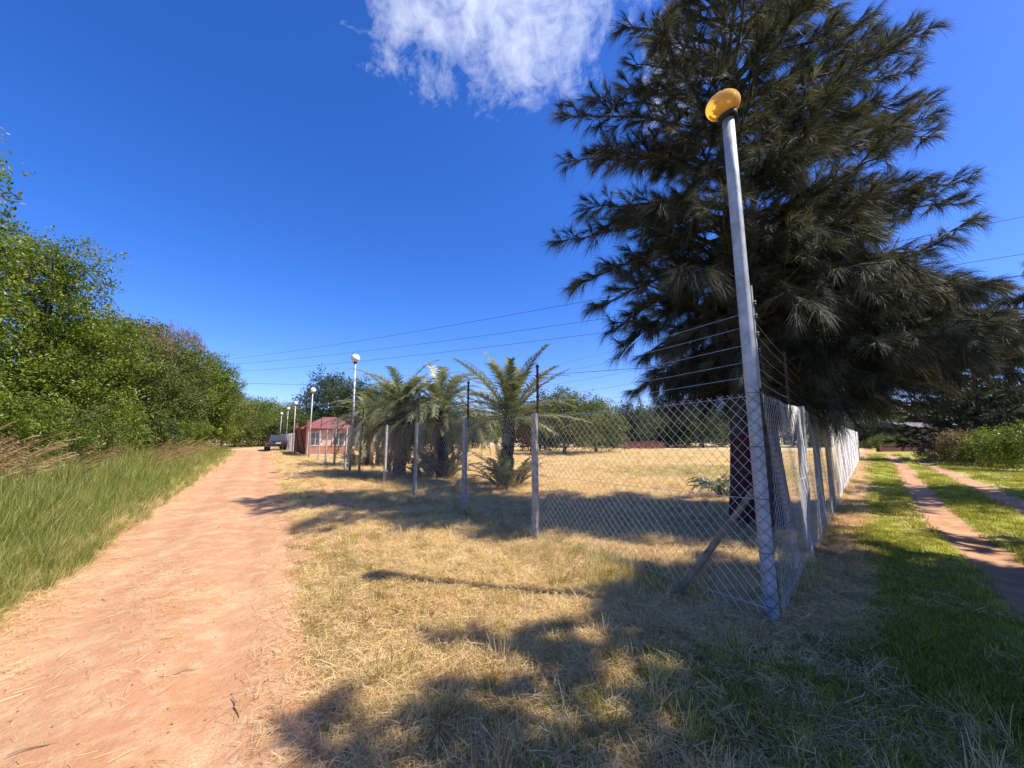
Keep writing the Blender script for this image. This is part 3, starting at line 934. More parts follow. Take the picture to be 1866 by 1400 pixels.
globe_lamp(549, 735, 'white globe lamp above the rusty gate, third from the palms')
globe_lamp(537, 745, 'small distant globe lamp beyond the gate, fourth from the palms')
globe_lamp(527, 754, 'tiny farthest globe lamp of the row beyond the gate')

# ------------------------------------------------------------------ trees
def limb(a, b, sagz=0.0, n=6, wob=.05):
    a = np.array(a, float); b = np.array(b, float); t = np.linspace(0, 1, n)[:, None]
    P = a * (1 - t) + b * t; P[:, 2] += sagz * (4 * t * (1 - t))[:, 0]
    P[1:-1] += rng.normal(0, wob, (n - 2, 3)) * np.linalg.norm(b - a) * .3
    return P


def leafy_tree(name, label, pos, H, R, mat, group=None, cat='tree', nleaf=9000, leaf=.11, lobes=16, low=.0, trunk=True, extra=None, squash=1.0, density=1.0, bark=None):
    root = empty(name, (pos[0], pos[1], zg1(pos) if abs(pos[0]) < 80 else 0)); tag(root, label, cat, group)
    # lobes of foliage
    L = []
    for i in range(lobes):
        f = (i + .5) / lobes
        zc = H * (low + (1 - low) * (.18 + .74 * f)); env = math.sin(math.pi * min(1, (.22 + .70 * (f)) )) ** .7
        if low < .1: env = max(env, .75 if f < .5 else 0)
        a = i * 2.4 + rng.uniform(-.4, .4); rr = R * env * rng.uniform(.35, .72)
        L.append((np.array([math.cos(a) * rr, math.sin(a) * rr * squash, zc]), R * rng.uniform(.36, .55)))
    L.append((np.array([0, 0, H * .9]), R * .36))
    for i in range(int(lobes * .8)):
        a = i * 2.4 + 1; f = rng.uniform(.35, 1.0); rr = R * rng.uniform(.8, 1.12) * math.sin(math.pi * min(1, .2 + .72 * f)) ** .7
        L.append((np.array([math.cos(a) * rr, math.sin(a) * rr * squash, H * (low + (1 - low) * (.15 + .95 * f))]), R * rng.uniform(.12, .2)))
    nc = int(nleaf / 26)
    mbs = MB()
    w = np.array([l[1] ** 2 for l in L]); w = w / w.sum()
    idx = rng.choice(len(L), nc, p=w)
    C = np.array([L[i][0] for i in idx]); RR = np.array([L[i][1] for i in idx])[:, None]
    d = rng.normal(size=(nc, 3)); d /= np.linalg.norm(d, axis=1)[:, None]
    d[:, 2] = np.abs(d[:, 2]) * np.where(rng.uniform(size=nc) < .75, 1, -1)
    rad = RR * rng.uniform(.35, 1.12, (nc, 1)) ** .6
    P = C + d * rad * np.array([1, 1, .82])
    P[:, 2] = np.maximum(P[:, 2], .25)
    # leaves of each clump: a drooping shoot with leaves round it
    k = 26
    sh = d + rng.normal(size=(nc, 3)) * .6 + np.array([0, 0, .35]); sh /= np.linalg.norm(sh, axis=1)[:, None]
    t = rng.uniform(-.5, .7, (nc, k, 1)); ls = leaf * 4.2
    Q = P[:, None, :] + sh[:, None, :] * t * ls + rng.normal(size=(nc, k, 3)) * leaf * (.95 - .45 * t)
    N = d[:, None, :] * .5 + np.array([0, 0, .7]) + rng.normal(size=(nc, k, 3)) * .75
    tint = np.clip(rng.normal(.5, .32, (nc, 1)) + rng.normal(0, .14, (nc, k)), 0, 1)
    mbs.leaves(Q.reshape(-1, 3), N.reshape(-1, 3), rng.uniform(.7, 1.35, nc * k) * leaf, .46, tint.ravel())
    mbs.build('crown', mat, root)
    mb = MB()
    if trunk:
        r0 = .02 * H + .05
        T = limb((0, 0, -.2), (rng.uniform(-.3, .3), rng.uniform(-.3, .3), H * .75), 0, 7, .03)
        mb.tube(T, np.linspace(r0, r0 * .35, 7), 9, rough=.08)
        for c, r in L[::2]:
            s0 = T[min(5, max(1, int(c[2] / (H * .75) * 4)))]
            mb.tube(limb(s0, c, .1 * R, 5), np.linspace(r0 * .4, .015, 5), 6, rough=.06)
        mb.build('trunk', bark or M['bark2'], root, smooth=True)
    if extra == 'brown':
        mb = MB(); n = 2600
        a = rng.uniform(0, 6.28, n); rr = R * .8 * np.sqrt(rng.uniform(0, 1, n)); base = np.stack([np.cos(a) * rr, np.sin(a) * rr, H * (1.10 - .28 * (rr / R) ** 2)], 1)
        bunch = base[rng.integers(0, 90, n)] + rng.normal(size=(n, 3)) * np.array([.13, .13, .32])
        mb.ribbons(bunch, np.stack([rng.normal(0, .35, n), rng.normal(0, .35, n), np.ones(n)], 1), rng.uniform(.2, .5, n), .03, .15)
        mb.build('seed_heads', M['leaf_brown'], root)
    if extra == 'yellow':
        mb = MB(); n = 700; cc = L[3][0] * np.array([1.3, 1.3, 1]); pts = cc + rng.normal(size=(n, 3)) * np.array([.6, .6, .5])
        mb.leaves(pts + np.array([.5, -1.2, 0]), rng.normal(size=(n, 3)) + np.array([0, -.5, .6]), leaf * 1.1, .5); tag(mb.build('yellow_leaves', M['leaf_yellow'], root), kind='stuff')
    return root


hedge = [
    # px centre, top py, d, R, mat, extra, label
    (-330, 170, -8.6, 2.6, 'leaf', None, 'tall bright green tree cut by the left edge, its upper twigs reaching in'),
    (45, 440, -8.2, 3.1, 'leaf', None, 'big leafy green tree at the left edge above the brown plume grass'),
    (140, 580, -8.0, 2.5, 'leaf', 'yellow', 'leafy tree with a few yellow sprays, second along the left hedge'),
    (205, 608, -7.4, 2.8, 'leaf_olive', 'brown', 'olive green tree topped with brown seed heads, first of the brown topped pair'),
    (285, 612, -6.9, 3.2, 'leaf_olive', 'brown', 'brown topped olive tree in the middle of the left tree row'),
    (338, 640, -6.0, 3.2, 'leaf', None, 'rounded green tree just left of the power pole'),
    (374, 672, -4.5, 2.9, 'leaf', None, 'green tree under the power pole above the narrowing grass bank'),
    (404, 706, -4.2, 2.9, 'leaf_olive', None, 'green tree where the left tree row dips towards the road'),
]
for px, py, dd_, R, mt, ex, lab in hedge:
    r = ray(px, 800); ux, uy = r[0], r[1]
    t = (dd_ - 2.92 * .8518 + 3.46 * .5239) / (ux * .8518 + uy * .5239)
    pos = np.array([ux * t, uy * t]); rt = ray(px, py)
    H = (EYE + rt[2] / rt[1] * pos[1]) * .95
    print('hedge', px, pos.round(1), round(H, 1))
    near = pos[1] < 22
    leafy_tree('leafy_tree', lab, pos, H, R * (1.0 if near else 1.15), M[mt], 'trees in the row left of the road', nleaf=46000 if near else 30000, leaf=.145 if near else .19, lobes=26, low=0, extra=ex)
# undergrowth bushes at the hedge foot
for px, dd_, H, R, mt, lab in ((20, -6.6, 2.6, 1.9, 'leaf', 'low dark green bush behind the brown plumes at the left edge'), (120, -6.5, 2.4, 1.8, 'leaf_olive', 'tangled bush with dry twigs below the second hedge tree'),
                               (190, -6.3, 2.8, 1.9, 'leaf', 'bright green bush at the foot of the brown topped trees'), (262, -6, 2.6, 2.0, 'leaf_dark', 'dark bush behind the far plume grass on the left bank'),
                               (322, -5.4, 2.8, 2.2, 'leaf', 'bush filling the gap under the rounded green tree')):
    r = ray(px, 800); t = (dd_ - 2.92 * .8518 + 3.46 * .5239) / (r[0] * .8518 + r[1] * .5239)
    leafy_tree('bush', lab, np.array([r[0] * t, r[1] * t]), H, R, M[mt], 'bushes at the foot of the left tree row', 'bush', nleaf=12000, leaf=.10, lobes=9, trunk=False)


# casuarinas ----------------------------------------------------------------
def sprays_into(mb, O, D, Ls, per=22, width=.008, nl=(.15, .36), droop=.75):
    n = len(O)
    D = D / (np.linalg.norm(D, axis=1)[:, None] + 1e-9)
    t = rng.uniform(0, 1, (n, per, 1))
    P = O[:, None] + D[:, None] * t * Ls[:, None, None]
    N = D[:, None] * 1.0 + rng.normal(size=(n, per, 3)) * .30 + np.array([0, 0, .05])
    shade = np.clip(rng.normal(.45, .22, (n, 1)) + rng.normal(0, .16, (n, per)), 0, 1)
    m = n * per
    mb.ribbons(P.reshape(-1, 3), N.reshape(-1, 3), rng.uniform(nl[0], nl[1], m), rng.uniform(width * .7, width * 1.3, m), rng.uniform(.2, 1, m) * droop, seg=3, tint=shade.ravel())


def bough(wood, O, D, LS, S0, T0, rise, r0, dens=1.0, sub=1.0, droopy=.0):
    """a bough from S0 to T0; collects spray origins"""
    L = np.linalg.norm(T0 - S0); n = 9
    P = limb(S0, T0, rise, n, .035)
    wood.tube(P, np.linspace(r0, .008, n), 6, rough=.08, tint=.4)
    k = max(4, int(L / .20 * dens))
    out = (T0 - S0) / L; side = np.cross(out, [0, 0, 1]); side /= np.linalg.norm(side) + 1e-9
    for i in range(k):
        t = .18 + .82 * (i + rng.uniform(0, 1)) / k
        f = t * (n - 1); i0 = min(int(f), n - 2); p = P[i0] * (1 - (f - i0)) + P[i0 + 1] * (f - i0)
        tg = P[i0 + 1] - P[i0]; tg /= np.linalg.norm(tg)
        sg = 1 if i % 2 else -1
        sl = (.24 + .20 * L * (1 - t)) * rng.uniform(.6, 1.25) * sub
        dv = tg * rng.uniform(.5, 1.0) + side * sg * rng.uniform(.3, .95) + np.array([0, 0, rng.uniform(-.15, .55) - droopy]); dv /= np.linalg.norm(dv)
        e = p + dv * sl; Q = limb(p, e, .05 * sl, 5, .04); Q[:, 2] -= droopy * sl * np.linspace(0, 1, 5) ** 2 * .5
        wood.tube(Q, np.linspace(.010 + r0 * .12, .004, 5), 4, tint=.3, cap=False)
        m = max(2, int(sl / .062))
        tt = (np.arange(m) + rng.uniform(0, 1, m)) / m
        ff = .1 + tt * .9; jj = np.minimum((ff * 4).astype(int), 3); fr = (ff * 4 - jj)[:, None]
        C = Q[jj] * (1 - fr) + Q[jj + 1] * fr
        O.append(C); D.append(dv * .9 + rng.normal(size=(m, 3)) * .38 + np.array([0, 0, .22 - droopy * .9])); LS.append(rng.uniform(.10, .22, m))
    # terminal plume
    O.append(np.repeat(T0[None], 5, 0) - out * np.linspace(0, .35, 5)[:, None]); D.append(out + rng.normal(size=(5, 3)) * .22); LS.append(np.full(5, .25))


def casuarina(name, label, pos, trunk_pts, r0, boughs, mats, per=22, width=.008, group=None, base_red=False, cat='tree', needle=None):
    z = zg1(pos); root = empty(name, (pos[0], pos[1], z)); tag(root, label, cat, group)
    tp = np.array(trunk_pts, float); m = 16; d = np.linspace(0, 1, len(tp)); t = np.linspace(0, 1, m)
    T = np.stack([np.interp(t, d, tp[:, i]) for i in range(3)], 1)
    rad = np.interp(t, [0, .05, .12, .5, 1], [r0 * 1.45, r0 * 1.1, r0, r0 * .6, .03])
    wood = MB(); O, D, LS = [], [], []
    for (S0, T0, rise, rb, dens, sub, dr) in boughs(T):
        bough(wood, O, D, LS, S0, T0, rise, rb, dens, sub, dr)
    tr = MB(); tr.tube(T, rad, 18, rough=.05)
    if base_red:
        me = tr.build('trunk', [M['bark'], M['bark_red']], root, smooth=True)
        zc = np.empty(len(me.data.polygons) * 3, np.float32); me.data.polygons.foreach_get('center', zc)
        mi = (zc.reshape(-1, 3)[:, 2] < 1.75).astype(np.int32); me.data.polygons.foreach_set('material_index', mi)
    else: tr.build('trunk', M['bark'], root, smooth=True)
    wood.build('branches', M['bark'], root)
    mb = MB(); sprays_into(mb, np.concatenate(O), np.concatenate(D), np.concatenate(LS), per, width)
    print(name, 'sprays', sum(len(o) for o in O))
    mb.build('crown', needle or M['needle'], root)
    return root


def prof(tab, z):
    tab = np.array(tab); return float(np.interp(z, tab[:, 0], tab[:, 1]))


LEFT = [(1.8, 1.9), (2.4, 2.5), (3.2, 2.7), (4.4, 3.2), (5.6, 3.5), (6.3, 3.2), (7, 2.9), (7.8, 3.1), (8.7, 3.5), (9.3, 2.7), (10, 2.3), (11, 2.2), (13, 1.5), (15.5, .3)]
RIGHT = [(1.8, 2.3), (2.4, 3.2), (3.0, 4.6), (3.6, 5.4), (4.6, 5.3), (5.2, 3.2), (5.8, 3.3), (6.6, 5.0), (7.3, 5.1), (8.7, 4.6), (9.5, 4.4), (10.3, 4.3), (11, 3.0), (13, 1.8), (15.5, .3)]
P1 = G(1358, 952)
print('tree1', P1)


SIL_L = [(-600, 1290), (-200, 1215), (0, 1185), (40, 1140), (110, 1150), (165, 1080), (210, 1030), (300, 1030), (340, 1085), (380, 1065), (440, 1022), (530, 1045), (580, 1090), (640, 1112), (700, 1150), (800, 1190)]
SIL_R = [(-600, 1360), (-200, 1480), (0, 1560), (55, 1690), (150, 1690), (215, 1700), (265, 1660), (330, 1770), (375, 1755), (400, 1640), (460, 1590), (500, 1800), (560, 1880), (660, 1900), (720, 1760), (790, 1590), (900, 1560)]


def project(p):
    y = p[1] * math.cos(PITCH) + (p[2] - EYE) * math.sin(PITCH); z = -p[1] * math.sin(PITCH) + (p[2] - EYE) * math.cos(PITCH)
    return 933 + F * p[0] / y, 700 - F * z / y


def trim_boughs(B, pos, m=38):
    # shorten limbs so that the crown keeps the notched outline of the real tree
    out = []
    for b in B:
        S0, T0 = b[0], b[1]; o = np.array([pos[0], pos[1], 0])
        for f in np.arange(1, .15, -.06):
            e = S0 + (T0 - S0) * f; px, py = project(e + o)
            if np.interp(py, *zip(*SIL_L)) + m < px < np.interp(py, *zip(*SIL_R)) - m: break
        if f > .3: out.append((S0, e) + tuple(b[2:]))
    return out


def main_boughs(T):
    B = []
    ztop = T[-1, 2]
    nb = 108
    for i in range(nb):
        zt = 1.9 + (ztop - 1.7) * ((i + .5) / nb) ** 1.12
        a = i * 2.399 + rng.uniform(-.25, .25)
        cx, sy = math.cos(a), math.sin(a)
        R = (prof(RIGHT, zt) * .84 * (1 + cx) / 2 + prof(LEFT, zt) * (1 - cx) / 2)
        Rf = min(R, 3.0) if sy < 0 else min(R, 3.8)
        Rr = (R * abs(cx) + Rf * abs(sy)) / (abs(cx) + abs(sy)) * rng.uniform(.62, 1.0)
        zs = max(1.5, zt - rng.uniform(.5, 1.3) * (.35 + .25 * Rr) + .2)
        if zt < 4.2: zs = zt + rng.uniform(.4, 1.1)
        S0 = np.array([np.interp(zs, T[:, 2], T[:, 0]), np.interp(zs, T[:, 2], T[:, 1]), zs])
        T0 = np.array([S0[0] + cx * Rr, S0[1] + sy * Rr * .9, zt])
        B.append((S0, T0, rng.uniform(.0, .25), .02 + .012 * Rr, 1.0, 1.0, .35 if zt < 4 else .08))
    B = trim_boughs(B, P1, 55)
    # outline boughs placed at their real tips
    def tip(px, py, Y, z0, rise=.1, dens=1.1, sub=.8, dr=.05):
        w = AT(px, py, Y); z0 = max(1.8, z0)
        S0 = np.array([np.interp(z0, T[:, 2], T[:, 0]), np.interp(z0, T[:, 2], T[:, 1]), z0])
        T0 = w - np.array([P1[0], P1[1], 0]); B.append((S0, T0, rise, .05, dens, sub, dr))
    for px, py, Y, z0 in ((1030, 212, 7.6, 7.9), (1036, 296, 8.2, 7.2), (1075, 180, 8.3, 8.2), (1140, 50, 8.0, 10.0), (1150, 120, 8.4, 9.2), (1070, 380, 8.0, 6.2), (1022, 440, 7.8, 6.0),
                          (1050, 520, 8.2, 5.6), (1090, 560, 7.6, 5.2), (1135, 640, 7.8, 4.8), (1120, 600, 8.5, 5.0), (1580, 40, 8.2, 9.0), (1690, 60, 8.0, 8.6), (1665, 130, 7.7, 8.0), (1700, 215, 8.3, 7.4),
                          (1700, 250, 7.7, 7.0), (1690, 190, 8.5, 7.6), (1765, 330, 8.0, 5.9), (1755, 372, 8.4, 5.6), (1620, 400, 7.6, 5.4), (1610, 430, 8.3, 5.1), (1500, 5, 8.1, 9.8), (1230, 10, 7.9, 10.3)):
        tip(px, py, Y, z0)
    for px, py, Y, z0 in ((1300, 150, 6.2, 7.5), (1250, 250, 6.0, 6.5), (1400, 300, 6.0, 6.0), (1500, 250, 6.2, 6.4), (1560, 330, 6.6, 5.6), (1200, 380, 6.0, 5.4), (1450, 420, 5.9, 4.8), (1550, 150, 6.6, 7.6)):
        tip(px, py, Y, z0, .15, 1.1, 1.0, .15)
    tip(1772, 398, 7.9, 4.3, -.25, 1.3, .55, .35)
    return B


ztop = 15.2
t0 = AT(1322, 110, P1[1] + .1)
casuarina('casuarina_tree', 'towering dark feathery tree behind the fence corner with a reddish trunk foot', P1,
          [(0, 0, -.25), ((t0[0] - P1[0]) * .25, 0, t0[2] * .33), ((t0[0] - P1[0]) * .7, .05, t0[2] * .68), (t0[0] - P1[0], .1, t0[2]), (t0[0] - P1[0] + .3, .2, ztop)], .20, main_boughs, None, per=44, width=.0052, base_red=True)
P2 = G(1421, 962)


def second_boughs(T):
    B = []
    for i in range(62):
        zt = 2.0 + 3.6 * ((i + .5) / 62)
        a = -1.2 + 3.1 * ((i * .618) % 1)
        R = prof([(2.0, 2.6), (2.6, 4.2), (3.4, 5.2), (4.5, 5.0), (5.6, 2.6)], zt) * rng.uniform(.45, 1) * (.72 + .28 * math.cos(a))
        zs = min(zt + rng.uniform(-.2, .7), 5.6)
        S0 = np.array([np.interp(zs, T[:, 2], T[:, 0]), np.interp(zs, T[:, 2], T[:, 1]), zs])
        B.append((S0, np.array([S0[0] + math.cos(a) * R, S0[1] + math.sin(a) * R * .8, zt]), .25, .02 + .01 * R, 1.1, 1.1, .45))
    B = trim_boughs(B, P2, 45)
    def tip(px, py, Y, z0, rise=.1, dens=1.2, sub=.9, dr=.35):
        w = AT(px, py, Y); S0 = np.array([np.interp(z0, T[:, 2], T[:, 0]), np.interp(z0, T[:, 2], T[:, 1]), z0])
        B.append((S0, w - np.array([P2[0], P2[1], 0]), rise, .05, dens, sub, dr))
    for px, py, Y, z0 in ((1820, 520, 8.2, 4.2), (1850, 600, 8.6, 3.8), (1790, 520, 7.4, 4.2), (1880, 650, 8.8, 3.6), (1700, 560, 6.8, 4.2), (1580, 700, 7.0, 3.9), (1610, 620, 6.6, 4.0), (1500, 640, 6.4, 4.2), (1700, 690, 8.4, 3.6),
                          (1740, 700, 9.5, 3.5), (1640, 680, 7.4, 3.6), (1560, 700, 9.0, 3.2), (1545, 720, 7.8, 3.2), (1840, 660, 9.6, 3.6), (1190, 695, 9.0, 3.3), (1160, 712, 9.6, 3.3), (1240, 700, 8.6, 3.0)):
        tip(px, py, Y, z0)
    return B


casuarina('casuarina_tree', 'second feathery tree right of the corner post, low boughs drooping over the two track path', P2,
          [(0, 0, -.25), (-.1, 0, 1.6), (-.1, .1, 3.2), (.1, .2, 5.0), (.2, .3, 6.4)], .21, second_boughs, None, per=44, width=.0052)


# right-hand dark conifers and the trees outside the frame that shade the foreground
def side_tree(pos, H, R, nb, label, z0=1.2, per=16, width=.014, needle=None, red=False, dr=.25, group=None, pw=1.0):
    def bs(T):
        B = []
        for i in range(nb):
            f = (i + .5) / nb; zt = z0 + (H - z0) * f; a = i * 2.399
            RR = R * (math.sin(math.pi * min(1, .18 + .82 * f)) ** .6 if pw == 1 else (1 - f) ** .7) * rng.uniform(.6, 1)
            RR = max(RR, .4)
            zs = max(.4, zt - .3 * RR)
            S0 = np.array([np.interp(zs, T[:, 2], T[:, 0]), np.interp(zs, T[:, 2], T[:, 1]), zs])
            B.append((S0, np.array([S0[0] + math.cos(a) * RR, S0[1] + math.sin(a) * RR, zt]), .15, .02 + .01 * RR, .7, 1.1, dr))
        return B
    return casuarina('casuarina_tree', label, pos, [(0, 0, -.3), (0, .1, H * .5), (.1, 0, H * .98)], .03 * H * .6 + .05, bs, None, per=per, width=width, needle=needle, group=group)


side_tree(AT(1795, 800, 26)[:2], 9.6, 5.6, 90, 'wide dark evergreen at the right edge beyond the two track path', 1.1, per=15, width=.02, needle=M['needle_dark'], pw=2, dr=.15)
side_tree((9.9, .5), 10.5, 4.5, 120, 'shading feathery tree just out of view right of the dark foreground grass', 3.0, per=32, width=.034, dr=.2, group='trees beyond the right edge that shade the foreground')
side_tree((14.9, 2.0), 10.5, 4.6, 120, 'feathery tree beyond the right edge that shades the near end of the two track path', 3.0, per=32, width=.034, dr=.2, group='trees beyond the right edge that shade the foreground')
side_tree((8.5, 1.9), 9.4, 2.7, 95, 'dense feathery tree out of view on the right, shading the corner lamp post foot', 3.8, per=34, width=.034, dr=.2, group='trees beyond the right edge that shade the foreground')
side_tree((17.7, 9.4), 9.5, 3.9, 64, 'feathery tree at the right edge with a few twig tips reaching into the sky', 3.5, per=18, width=.018, dr=.2, group='trees beyond the right edge that shade the foreground')
side_tree((6.4, .0), 9.6, 2.3, 26, 'slender feathery tree out of view on the right that dapples the near verge', 4.8, per=22, width=.022, dr=.2, group='trees beyond the right edge that shade the foreground')


# ------------------------------------------------------------------ palms
def palm(label, px, py, Y_, crown_z, trunk_r, nfr, fl, pale=False, seed=0, suckers=0, dead=8, lean=(0, 0), fall=100, cv=(.9, 1.5)):
    g = G(px, py); pos = g; z = zg1(pos); root = empty('palm_tree', (pos[0], pos[1], z)); tag(root, label, 'palm tree', 'palms behind the fence')
    st = np.random.default_rng(seed)
    n = 22; t = np.linspace(0, 1, n); T = np.stack([lean[0] * t, lean[1] * t, -.15 + (crown_z + .15) * t], 1)
    rad = trunk_r * (1 + .18 * (np.arange(n) % 2)) * np.interp(t, [0, .15, .8, 1], [1.25, 1, 1, .8])
    mb = MB(); mb.tube(T, rad, 12, rough=.12)
    # stubs of old leaf bases
    for i in range(70):
        zz = st.uniform(.1, 1) * crown_z; a = i * 2.4; p = np.array([lean[0] * zz / crown_z, lean[1] * zz / crown_z, zz]); o = np.array([math.cos(a), math.sin(a), 0])
        mb.tube([p + o * trunk_r * .8, p + o * trunk_r * 1.3 + np.array([0, 0, .10])], [.035, .02], 4)
    mb.build('trunk', M['palm_trunk_pale'] if pale else M['palm_trunk'], root)
    cr = MB(); dd_ = MB()
    def frond(mb, base, az, el, L, curl, wl=.42, dense=58, deadf=False):
        m = 14; pts = [base.copy()]; e = el; step = L / (m - 1)
        for k in range(m - 1):
            dv = np.array([math.cos(az) * math.cos(e), math.sin(az) * math.cos(e), math.sin(e)])
            pts.append(pts[-1] + dv * step); e -= curl / (m - 1) * (1 + .8 * k / m)
        P = np.array(pts); mb.tube(P, np.linspace(.020, .004, m), 5, tint=.85, cap=False)
        k = dense; tt = np.linspace(.14, .99, k); f = tt * (m - 1); i0 = np.minimum(f.astype(int), m - 2); fr = (f - i0)[:, None]
        C = P[i0] * (1 - fr) + P[i0 + 1] * fr; TG = P[i0 + 1] - P[i0]; TG /= np.linalg.norm(TG, axis=1)[:, None]
        sd = np.cross(TG, [0, 0, 1]); sd /= np.linalg.norm(sd, axis=1)[:, None] + 1e-6; up = np.cross(sd, TG)
        ll = wl * np.clip(np.sin(math.pi * (tt * .86 + .12)), .45, 1)
        tint0 = np.clip(st.normal(.5, .22), .05, .95)
        for sg in (1, -1):
            D = TG * .75 + sd * sg * .85 + up * st.uniform(.05, .5, (k, 1)) + st.normal(0, .08, (k, 3))
            mb.ribbons(C, D, ll * st.uniform(.85, 1.15, k), .030, (.9 if deadf else .25), side=np.cross(D, sd * sg * .3 + up), seg=2, tint=np.clip(tint0 + st.normal(0, .12, k), 0, 1))
    top = np.array([lean[0], lean[1], crown_z])
    for i in range(nfr):
        f = i / nfr; az = i * 2.399 + st.uniform(-.2, .2); el = math.radians(86 - fall * f ** .9 + st.uniform(-6, 6))
        frond(cr, top + np.array([math.cos(az), math.sin(az), 0]) * trunk_r * .5 + np.array([0, 0, .12 - .25 * f]), az, el, fl * st.uniform(.8, 1.12), st.uniform(*cv))
    for i in range(dead):
        az = st.uniform(0, 6.28); frond(dd_, top + np.array([math.cos(az), math.sin(az), 0]) * trunk_r * .8 + np.array([0, 0, -.25]), az, math.radians(st.uniform(-40, -10)), fl * .75, 1.0, .28, 34, True)
    for i in range(suckers):
        a = st.uniform(0, 6.28); rr = st.uniform(.1, .9); b = np.array([math.cos(a) * rr, math.sin(a) * rr, 0.0]); dm = st.uniform() < .45
        for j in range(6):
            frond(dd_ if dm and j < 3 else cr, b, a + st.uniform(-1.3, 1.3), math.radians(st.uniform(45, 85)), fl * st.uniform(.38, .72), st.uniform(.4, 1.3), .24, 26, dm and j < 3)
    cr.build('crown', M['frond'], root)
    if dead or suckers: dd_.build('dead_skirt', M['frond_dead'], root)
    return root


palm('palm with a black trunk and upright spiky fronds, nearest to the second fence post', 922, 888, 0, 2.2, .17, 42, 2.35, seed=3, suckers=8, dead=2, fall=88, cv=(.35, 1.0), lean=(.12, 0))
palm('bushy middle palm with arching pale fronds and dense suckers at its foot', 806, 872, 0, 2.55, .20, 56, 2.7, seed=5, suckers=10, dead=6, fall=96, cv=(1.0, 1.9), lean=(-.1, 0))
palm('palm with a pale grey trunk wrapped in a brown skirt, left of the bushy palm', 727, 868, 0, 2.6, .24, 54, 2.7, pale=True, seed=8, cv=(.8, 1.6), suckers=2, dead=16)
palm('shorter palm behind the nearest globe lamp pole', 672, 850, 0, 2.2, .2, 48, 2.6, seed=12, suckers=8, dead=8)


def young_palm():
    g = G(1312, 906); root = empty('young_palm', (g[0], g[1], zg1(g))); tag(root, 'small young palm with a clump of short green fronds left of the red trunk foot', 'palm')
    mb = MB(); db = MB()
    for b, n in ((np.array([0, 0, 0.0]), 15), (np.array([.28, .15, 0]), 9)):
        for i in range(n):
            az = i * 2.4; el = rng.uniform(.7, 1.45); L = rng.uniform(.6, 1.0); m = 8; P = [b.copy()]; e = el
            for k in range(m - 1): P.append(P[-1] + np.array([math.cos(az) * math.cos(e), math.sin(az) * math.cos(e), math.sin(e)]) * L / (m - 1)); e -= .16
            P = np.array(P); mb.tube(P, np.linspace(.010, .003, m), 4, cap=False)
            C = np.repeat(P[2:], 4, 0); TG = np.repeat(np.gradient(P, axis=0)[2:], 4, 0); TG /= np.linalg.norm(TG, axis=1)[:, None]
            mb.ribbons(C, TG + rng.normal(size=C.shape) * .5, rng.uniform(.18, .34, len(C)), .030, .25, seg=2)
        db = MB(); db.tube([b + np.array([0, 0, -.1]), b + np.array([0, 0, .16])], [.07, .05], 8, rough=.15); db.build('trunk', M['palm_trunk'], root)
    mb.build('crown', M['frond'], root)
young_palm()

# ------------------------------------------------------------------ background trees
def bgtree(px, topy, Y_, R, mt, lab, grp='trees along the far side of the field', H=None, nleaf=9000, leaf=.26, low=0.0, squash=1, lobes=12):
    r = ray(px, 800); t = Y_ / r[1]; pos = np.array([r[0] * t, Y_]); rt = ray(px, topy); H = EYE + rt[2] / rt[1] * Y_
    return leafy_tree('broadleaf_tree', lab, pos, H, R, M[mt], grp, nleaf=nleaf, leaf=leaf, lobes=lobes, low=low, squash=squash)
bgtree(1030, 722, 36, 3.2, 'leaf_olive', 'rounded olive tree in the field just right of the nearest palm', leaf=.2, nleaf=14000)
bgtree(1085, 738, 40, 3.0, 'leaf_olive', 'second rounded tree right of the palms, a little lower than its neighbour', leaf=.2, nleaf=12000)
bgtree(985, 745, 44, 2.6, 'leaf_dark', 'dark tree mostly hidden behind the nearest palm')
bgtree(1150, 748, 58, 3.8, 'leaf_dark', 'dark tree behind the low red wall', low=.05)
bgtree(1215, 752, 62, 4.6, 'leaf_olive', 'broad tree at the back of the field seen through the mesh', low=.1)
bgtree(1280, 745, 60, 4.6, 'leaf_dark', 'spreading dark tree left of the red trunk foot at the back of the field', low=.1)
bgtree(1345, 750, 64, 4.6, 'leaf_dark', 'dark tree right behind the red trunk foot', low=.1)
bgtree(1480, 770, 64, 4.4, 'leaf_olive', 'low tree glimpsed through the right hand mesh')
bgtree(1592, 775, 60, 3.0, 'leaf_blue', 'grey green tree between the fence end and the brown building')
bgtree(1100, 772, 80, 5, 'leaf_dark', 'far low tree showing between the rounded trees and the dark tree')
bgtree(598, 692, 52, 4.2, 'leaf_blue', 'tall dark grey green tree behind the red roofed gatehouse', 'trees behind the gatehouse', leaf=.28, nleaf=12000)
bgtree(640, 705, 48, 4.2, 'leaf_dark', 'dark tree behind the gatehouse roof and the nearest globe lamp', 'trees behind the gatehouse', leaf=.26)
bgtree(700, 712, 50, 4.5, 'leaf_olive', 'olive tree behind the pale trunked palm', 'trees behind the gatehouse')
bgtree(762, 735, 50, 4.0, 'leaf_dark', 'dark tree glimpsed between the bushy palm and the pale trunked palm', 'trees behind the gatehouse')
bgtree(860, 760, 56, 4.5, 'leaf_olive', 'low olive tree behind the bushy palm', 'trees behind the gatehouse')
bgtree(548, 745, 70, 5.0, 'leaf_olive', 'flat topped tree left of the gatehouse behind the lamp row', 'trees behind the gatehouse')
bgtree(524, 772, 90, 5.0, 'leaf_dark', 'small dark tree at the end of the road right of the car', 'trees where the road ends')
bgtree(490, 745, 78, 6.5, 'leaf', 'rounded green tree above the parked car where the road ends', 'trees where the road ends', nleaf=14000, leaf=.3)
